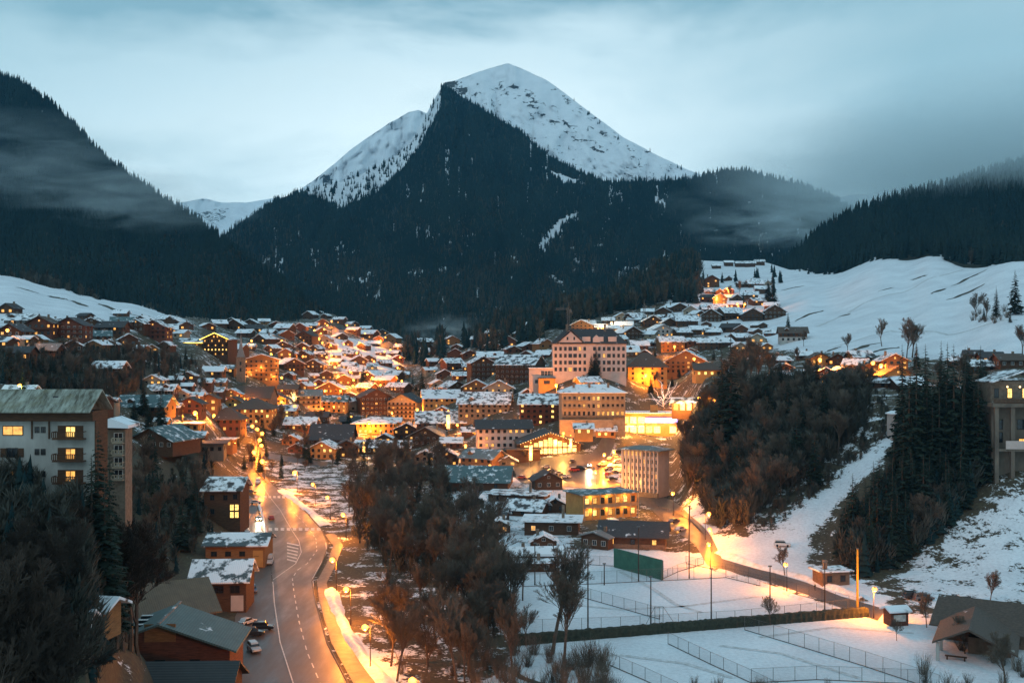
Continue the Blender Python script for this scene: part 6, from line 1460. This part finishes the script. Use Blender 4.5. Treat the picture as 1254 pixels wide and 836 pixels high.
for g in spots([(1150,770),(1260,800),(1260,870),(1120,860),(1100,800)], 16, 2, 6): plant(SH, g, R.uniform(2, 4), 3.2, 'dark leafless shrub around the picnic shelter', 'shrubs by the shelter')
for x, y, h, l in [(943,765,7,'round pruned tree standing alone by the hedge'),(1135,768,8,'small bare tree behind the notice hut'),(1182,800,8,'small bare tree beside the shelter posts'),(1098,784,5,'young staked tree on the bare round patch'),(1232,840,10,'bare tree at the corner lodge'),(961,704,8,'small tree lit amber beside the lane lamp'),(1212,742,9,'bare tree above the corner lodge roof')]: plant([BT[3]], G(x, y), h, 15, l, 'small trees near the lane')
for g in spots([(455,720),(520,740),(580,790),(600,836),(480,836)], 16, 4, 51): plant(BT, g, R.uniform(9, 15), 15, 'thin bare tree on the amber-lit slope below the thicket', 'bare trees on the amber slope')
for g in spots([(455,700),(520,740),(590,800),(600,850),(490,850)], 22, 2.5, 52): plant(SH, g, R.uniform(1.8, 3.5), 3.2, 'brown shrub on the amber-lit slope below the thicket', 'shrubs on the amber slope')
for g in spots([(550,700),(620,700),(640,775),(690,800),(640,810),(590,770)], 16, 2.5, 53): plant(BT, g, R.uniform(7, 12), 15, 'thin bare tree along the path at the thicket end of the courts', 'bare trees along the court path')
# right-hand bank
RB = [(835,560),(870,480),(1060,470),(1062,525),(1008,572),(930,628),(920,648),(880,648),(862,625),(840,600)]
for g in spots(RB, 62, 4.0, 7): plant(BT, g, R.uniform(11, 16), 15, 'bare tree in the dark wood on the bank above the lane', 'bare trees of the bank wood')
RC = [(1075,625),(1112,570),(1145,505),(1210,500),(1205,590),(1165,640),(1110,690),(1060,705),(1022,692),(1035,665)]
for g in spots(RC, 70, 3.0, 8): plant(CT[:3], g, R.uniform(15, 22), 18, 'dark spruce in the dense stand below the pillared building', 'spruces of the bank')
for g in spots(RC, 10, 3.5, 9): plant(BT, g, R.uniform(9, 14), 15, 'bare tree among the spruces below the pillared building', 'bare trees among the bank spruces')
for g in spots([(870,470),(1000,465),(1000,600),(880,600)], 12, 6, 10): plant(CT, g, R.uniform(14, 20), 18, 'dark spruce inside the bare bank wood', 'spruces inside the bank wood')
def tree_top(px, pyt, D, protos, base, label, group):
    x = (px-CX)/F*D; z = tz(x, D); zt = CZ-(pyt-HY)/F*D
    if zt-z < 2: return
    t = plant(protos, Vector((x, D, z)), zt-z, base, label, group); return t
for px, pyt, D, l in [(1135,440,325,'first in the ragged row of tall spruces beside the pillared building'),(1152,425,330,'second in the ragged row of tall spruces beside the pillared building'),(1168,415,322,'tallest spruce of the ragged row beside the pillared building'),(1182,420,330,'fourth in the ragged row of tall spruces beside the pillared building'),(1198,455,318,'last spruce of the ragged row, touching the pillared building')]:
    t = tree_top(px, pyt, D, CT[:3], 18, l, 'tall spruces by the pillared building'); t.scale.x = t.scale.y = 1.6
rq = random.Random(77)
for i in range(30):
    t = tree_top(rq.uniform(1104, 1202), rq.uniform(408, 500), rq.uniform(318, 352), CT[:3], 18, 'tall spruce packed into the black stand beside the pillared building', 'packed spruces of the black stand')
    if t: t.scale.x = t.scale.y = 1.6
for px, pyt, D, l in [(895,402,400,'tall dark spruce at the crest of the bank wood'),(884,415,405,'narrow spruce next to the tall one on the crest'),(965,452,400,'spruce deep in the bank wood, standing apart'),(1010,462,390,'slim dark spruce in the middle of the bank wood')]: tree_top(px, pyt, D, CT, 18, l, 'spruces on the crest')
for g in spots([(905,440),(960,430),(960,470),(900,480)], 8, 5, 12): plant(BT, g, R.uniform(12, 18), 15, 'bare tree on the crest of the bank wood', 'bare trees on the crest')
for g in spots([(860,440),(1090,455),(1190,465),(1190,480),(860,470)], 16, 4, 13): plant(BT, g, R.uniform(9, 13), 15, 'bare tree along the top edge of the bank wood', 'bare trees along the bank top')
# trees on the snow slope
for px, py, h, l in [(1243,385,25,'tallest spruce on the snow slope'),(1220,389,18,'spruce beside the tallest one on the snow slope'),(1205,392,9,'low dark spruce at the shrubby knoll'),(1237,395,7,'tiny spruce below the tallest one')]: plant(CT, G(px, py), h, 18, l, 'trees on the snow slope')
for px, py, h, l in [(1195,392,17,'rounded bare tree on the shrubby knoll'),(1207,393,13,'second bare tree on the shrubby knoll'),(1080,424,16,'lone oval bare tree at the foot of the snow slope'),(1110,440,19,'bare tree of the pair at the foot of the snow slope'),(1117,438,20,'forked bare tree of the pair at the foot of the slope'),(1038,432,11,'small bare tree under the turf streak'),(1252,436,14,'round bare tree at the edge of the snow slope'),(984,424,10,'thin bare tree above the lone barn')]: plant(BT, G(px, py), h, 15, l, 'bare trees on the snow slope')
for g in spots([(1185,385),(1235,380),(1240,394),(1190,398)], 14, 2.5, 14): plant(SH, g, R.uniform(2.5, 4.5), 3.2, 'dark shrub on the knoll of the snow slope', 'shrubs on the snow slope knoll')
for px, py, h, l in [(1122,452,14,'small spruce behind the honey-coloured chalet'),(946,376,30,'tall spruce at the corner of the suburb'),(940,372,24,'spruce next to the tall one at the suburb corner'),(965,402,12,'small spruce above the lone barn')]: plant(CT, G(px, py), h, 18, l, 'spruces near the suburb')
# dark near trees on the left
rs_ = random.Random(44); n_ = 0
for i in range(34):
    px = rs_.uniform(-30, 165); D = rs_.uniform(95, 150) if px < 95 else rs_.uniform(120, 185)
    if px > 62: D = rs_.uniform(225, 285) if px > 100 else rs_.uniform(140, 170)
    pyt = rs_.uniform(592, 690)
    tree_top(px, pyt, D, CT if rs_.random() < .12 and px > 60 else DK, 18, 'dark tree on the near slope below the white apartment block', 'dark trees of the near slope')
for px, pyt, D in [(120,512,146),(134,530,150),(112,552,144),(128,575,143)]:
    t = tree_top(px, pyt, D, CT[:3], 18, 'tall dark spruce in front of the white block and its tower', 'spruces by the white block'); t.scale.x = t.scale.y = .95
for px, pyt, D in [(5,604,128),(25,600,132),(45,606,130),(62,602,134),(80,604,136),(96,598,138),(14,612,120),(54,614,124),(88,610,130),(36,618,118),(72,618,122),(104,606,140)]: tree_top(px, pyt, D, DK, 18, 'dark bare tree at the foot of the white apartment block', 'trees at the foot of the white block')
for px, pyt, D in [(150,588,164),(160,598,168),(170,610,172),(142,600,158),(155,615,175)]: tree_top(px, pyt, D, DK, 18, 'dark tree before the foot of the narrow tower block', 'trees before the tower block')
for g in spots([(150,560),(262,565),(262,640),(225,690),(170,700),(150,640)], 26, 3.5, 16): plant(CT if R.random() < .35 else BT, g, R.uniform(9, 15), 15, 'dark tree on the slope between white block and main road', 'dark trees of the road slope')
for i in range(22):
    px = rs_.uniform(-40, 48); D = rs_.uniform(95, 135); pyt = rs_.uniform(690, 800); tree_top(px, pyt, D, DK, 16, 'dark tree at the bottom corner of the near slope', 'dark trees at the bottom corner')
# left hillside woods
for g in spots([(0,450),(130,425),(250,455),(270,500),(200,470),(140,485),(0,475)], 22, 6, 17): plant(BT, g, R.uniform(8, 13), 15, 'bare tree on the hillside between the brown barns and the church', 'bare trees of the hillside')
for g in spots([(0,440),(100,450),(240,520),(200,560),(150,530),(0,500)], 16, 7, 18): plant(CT, g, R.uniform(9, 16), 18, 'spruce on the hillside above the white apartment block', 'spruces of the hillside')
for px, py, h, l in [(176,510,17,'spruce before the teal-roofed hall'),(197,540,21,'dark spruce between the teal-roofed hall and the tiled roofs'),(359,452,24,'tall spruce beside the lamplit valley houses'),(517,490,27,'tall dark spruce standing alone in the old centre'),(505,478,15,'lower spruce beside the tall one in the old centre'),(427,525,17,'spruce by the ochre house in the old centre'),
                     (445,470,16,'slim spruce between lamps of the valley slope'),(730,463,20,'dark spruce in front of the pink hotel facade'),(724,463,15,'smaller spruce in front of the pink hotel facade'),(328,415,12,'small spruce in the upper village'),(296,488,10,'small spruce under the church')]: plant(CT, G(px, py), h, 18, l, 'single spruces of the town')
TW = [(215,430),(300,430),(360,460),(500,480),(560,440),(640,430),(760,430),(900,420),(1000,445),(830,470),(760,500),(660,560),(560,600),(420,570),(340,590),(240,560)]
for g in spots(TW, 30, 14, 19): plant(BT, g, R.uniform(6, 11), 15, 'bare tree among the houses of the town', 'bare trees among the houses')
for g in spots(TW, 34, 12, 20): plant(CT, g, R.uniform(7, 13), 18, 'small spruce among the houses of the town', 'small spruces among the houses')
def terrain_wood(name, poly, n, hr, barep, templ, seed, avoid=True):
    rs = np.random.RandomState(seed); xs = [p[0] for p in poly]; ys = [p[1] for p in poly]
    x = rs.uniform(min(xs), max(xs), n*4); y = rs.uniform(min(ys), max(ys), n*4); k = inpoly(x, y, poly); x = x[k][:n]; y = y[k][:n]; P = []; q = []
    for a, b in zip(x, y):
        if avoid and any(abs(a-bx) < bw*.6 and by-bh-4 < b < by+2 for bx, by, bw, bh, _ in BLOCK): continue
        P.append(tuple(G(a, b))); q.append((a, b))
    P = np.array(P); P[:, 2] -= .5; h = rs.uniform(*hr, len(P)); isb = rs.rand(len(P)) < barep
    return tree_mass(name, P, h, np.where(isb, 2, rs.randint(0, 2, len(P))), np.where(isb, 1.4+rs.rand(len(P))*.5, rs.rand(len(P))*.6), templ, MF)
terrain_wood('forest', [(500,425),(540,405),(600,385),(700,375),(760,355),(820,325),(845,315),(862,340),(858,372),(800,376),(740,386),(690,405),(650,425),(620,432),(560,440),(520,450),(490,440)], 1500, (14, 24), .35, T_near, 31)
terrain_wood('forest', [(845,345),(955,330),(960,360),(945,385),(905,378),(850,372)], 60, (9, 15), .2, T_near, 33)
terrain_wood('undergrowth', RB, 1300, (5, 12), 1, T_near, 34, False); terrain_wood('undergrowth', [(1060,470),(1088,490),(1085,535),(1035,580),(955,640),(925,650),(1000,560),(1050,520)], 260, (1.5, 5), 1, T_near, 39, False); terrain_wood('undergrowth', RC, 1300, (5, 12), .6, T_near, 35, False)
terrain_wood('undergrowth', TH, 420, (3, 9), 1, T_near, 36); terrain_wood('undergrowth', [(-60,600),(150,600),(260,560),(262,650),(200,720),(170,750),(120,836),(-60,836)], 900, (3, 8), .85, T_near, 37)
terrain_wood('undergrowth', [(0,440),(130,425),(240,450),(260,500),(200,470),(140,490),(0,480)], 900, (3, 9), .9, T_near, 38)
for pts in ([(700,740),(760,746),(840,742),(930,730)],[(660,800),(760,802),(840,812),(900,830)],[(880,790),(960,800),(1050,830)],[(760,700),(800,720),(830,740),(860,750)],[(930,780),(1020,768),(1120,775)],[(1000,400),(1060,370),(1120,352),(1180,330)],[(1020,425),(1090,405),(1160,410),(1250,392)]):
    strip('snow_track', M['tracks'], [(G(*p).x+R.uniform(-.5,.5), G(*p).y) for p in pts], 1.3 if pts[0][1] > 600 else 2.5, .05, kind='structure')
# fairy-lit trees
def lit_tree(px, py, h, label, mat, n, seed, w=.34):
    g = G(px, py); r = empty('lit_tree', g, 0, label, 'tree'); rs = random.Random(seed); tk = MB(); li = MB()
    tk.tube((0,0,-.5), (0,0,h*.4), .25, .16, 6, False)
    for i in range(n):
        a = 2*PI*i/n+rs.uniform(-.3, .3); p = Vector((0, 0, h*rs.uniform(.1, .4))); d = Vector((math.cos(a)*.5, math.sin(a)*.5, 1)).normalized(); L = 0
        while L < h*.62:
            d = (d+Vector((rs.gauss(0, .24), rs.gauss(0, .24), rs.gauss(.02, .15)))+Vector((math.cos(a), math.sin(a), 0))*.05).normalized(); q = p+d*.55; tk.tube(p, q, .06, .05, 3, False); li.ball(tuple(p), .12, .12, 5, 4); p = q; L += .55
    tk.build('trunk', M['bark'], r); li.build('fairy_lights', M[mat], r); point('glow', r, (0, -2, h*.5), 1800, (1, .7, .4), 1.0)
lit_tree(813,503,20,'large tree wound in white fairy lights above the shops','stringw',13,1); lit_tree(339,497,10,'round tree covered in golden fairy lights by the upper road','string',22,2); lit_tree(360,494,8,'smaller round fairy-lit tree beside the golden one','string',16,3)
lit_tree(907,500,9,'dim white fairy-lit tree behind the dark firs','stringw',5,4)
for t in list(LP.values())+CT+BT+SH+DK:
    for c in list(t.children):
        for g_ in list(c.children): bpy.data.objects.remove(g_)
        bpy.data.objects.remove(c)
    bpy.data.objects.remove(t)
# ------------------------------------------------------------------ low mist on the slopes
def mist(px, py, D, rx, ry, rz, dens, seed, lo=.46, hi=.66, ns=2.3):
    c = P3(px, py, D); m = bpy.data.materials.new('mist_air'); m.use_nodes = True; nt = m.node_tree; nt.nodes.clear()
    out = nt.nodes.new('ShaderNodeOutputMaterial'); pv = nt.nodes.new('ShaderNodeVolumePrincipled'); nt.links.new(pv.outputs[0], out.inputs['Volume']); pv.inputs['Color'].default_value = (.86, .97, 1, 1); pv.inputs['Anisotropy'].default_value = .1
    tc = nt.nodes.new('ShaderNodeTexCoord'); mp = nt.nodes.new('ShaderNodeMapping'); mp.inputs['Location'].default_value = (seed*3.1, seed*1.7, 0); nt.links.new(tc.outputs['Object'], mp.inputs['Vector'])
    n = nt.nodes.new('ShaderNodeTexNoise'); n.inputs['Scale'].default_value = ns; n.inputs['Detail'].default_value = 6; n.inputs['Roughness'].default_value = .62; n.inputs['Distortion'].default_value = .6; nt.links.new(mp.outputs['Vector'], n.inputs['Vector'])
    gr = nt.nodes.new('ShaderNodeTexGradient'); gr.gradient_type = 'SPHERICAL'; nt.links.new(tc.outputs['Object'], gr.inputs['Vector'])
    k = math_(nt, 'MULTIPLY', math_(nt, 'MULTIPLY', ramp(nt, n.outputs['Fac'], lo, hi), ramp(nt, gr.outputs['Fac'], 0, .6)), dens); nt.links.new(k, pv.inputs['Density'])
    mb = MB().ball((0,0,0), 1, 1, 16, 10); o = mb.build('mist', m); o.location = c; o.scale = (rx, ry, rz); tag(o, kind='stuff'); m.cycles.volume_step_rate = 3 if hasattr(m.cycles, 'volume_step_rate') else 1
mist(40, 232, 1650, 330, 200, 66, .0045, 1); mist(165, 250, 1550, 200, 150, 42, .0045, 2); mist(-40, 175, 1900, 330, 220, 60, .003, 3)
mist(960, 278, 2150, 210, 170, 50, .008, 4); mist(1035, 262, 1900, 160, 160, 55, .007, 8); mist(930, 250, 2500, 260, 160, 60, .0026, 11)
mist(1150, 205, 1750, 420, 330, 95, .0036, 5, .28, .5, 1.2); mist(1270, 165, 1700, 380, 330, 110, .0036, 6, .25, .5, 1.2); mist(1070, 225, 2300, 300, 200, 80, .0030, 9, .3, .5)
mist(545, 405, 1300, 55, 60, 22, .012, 7)
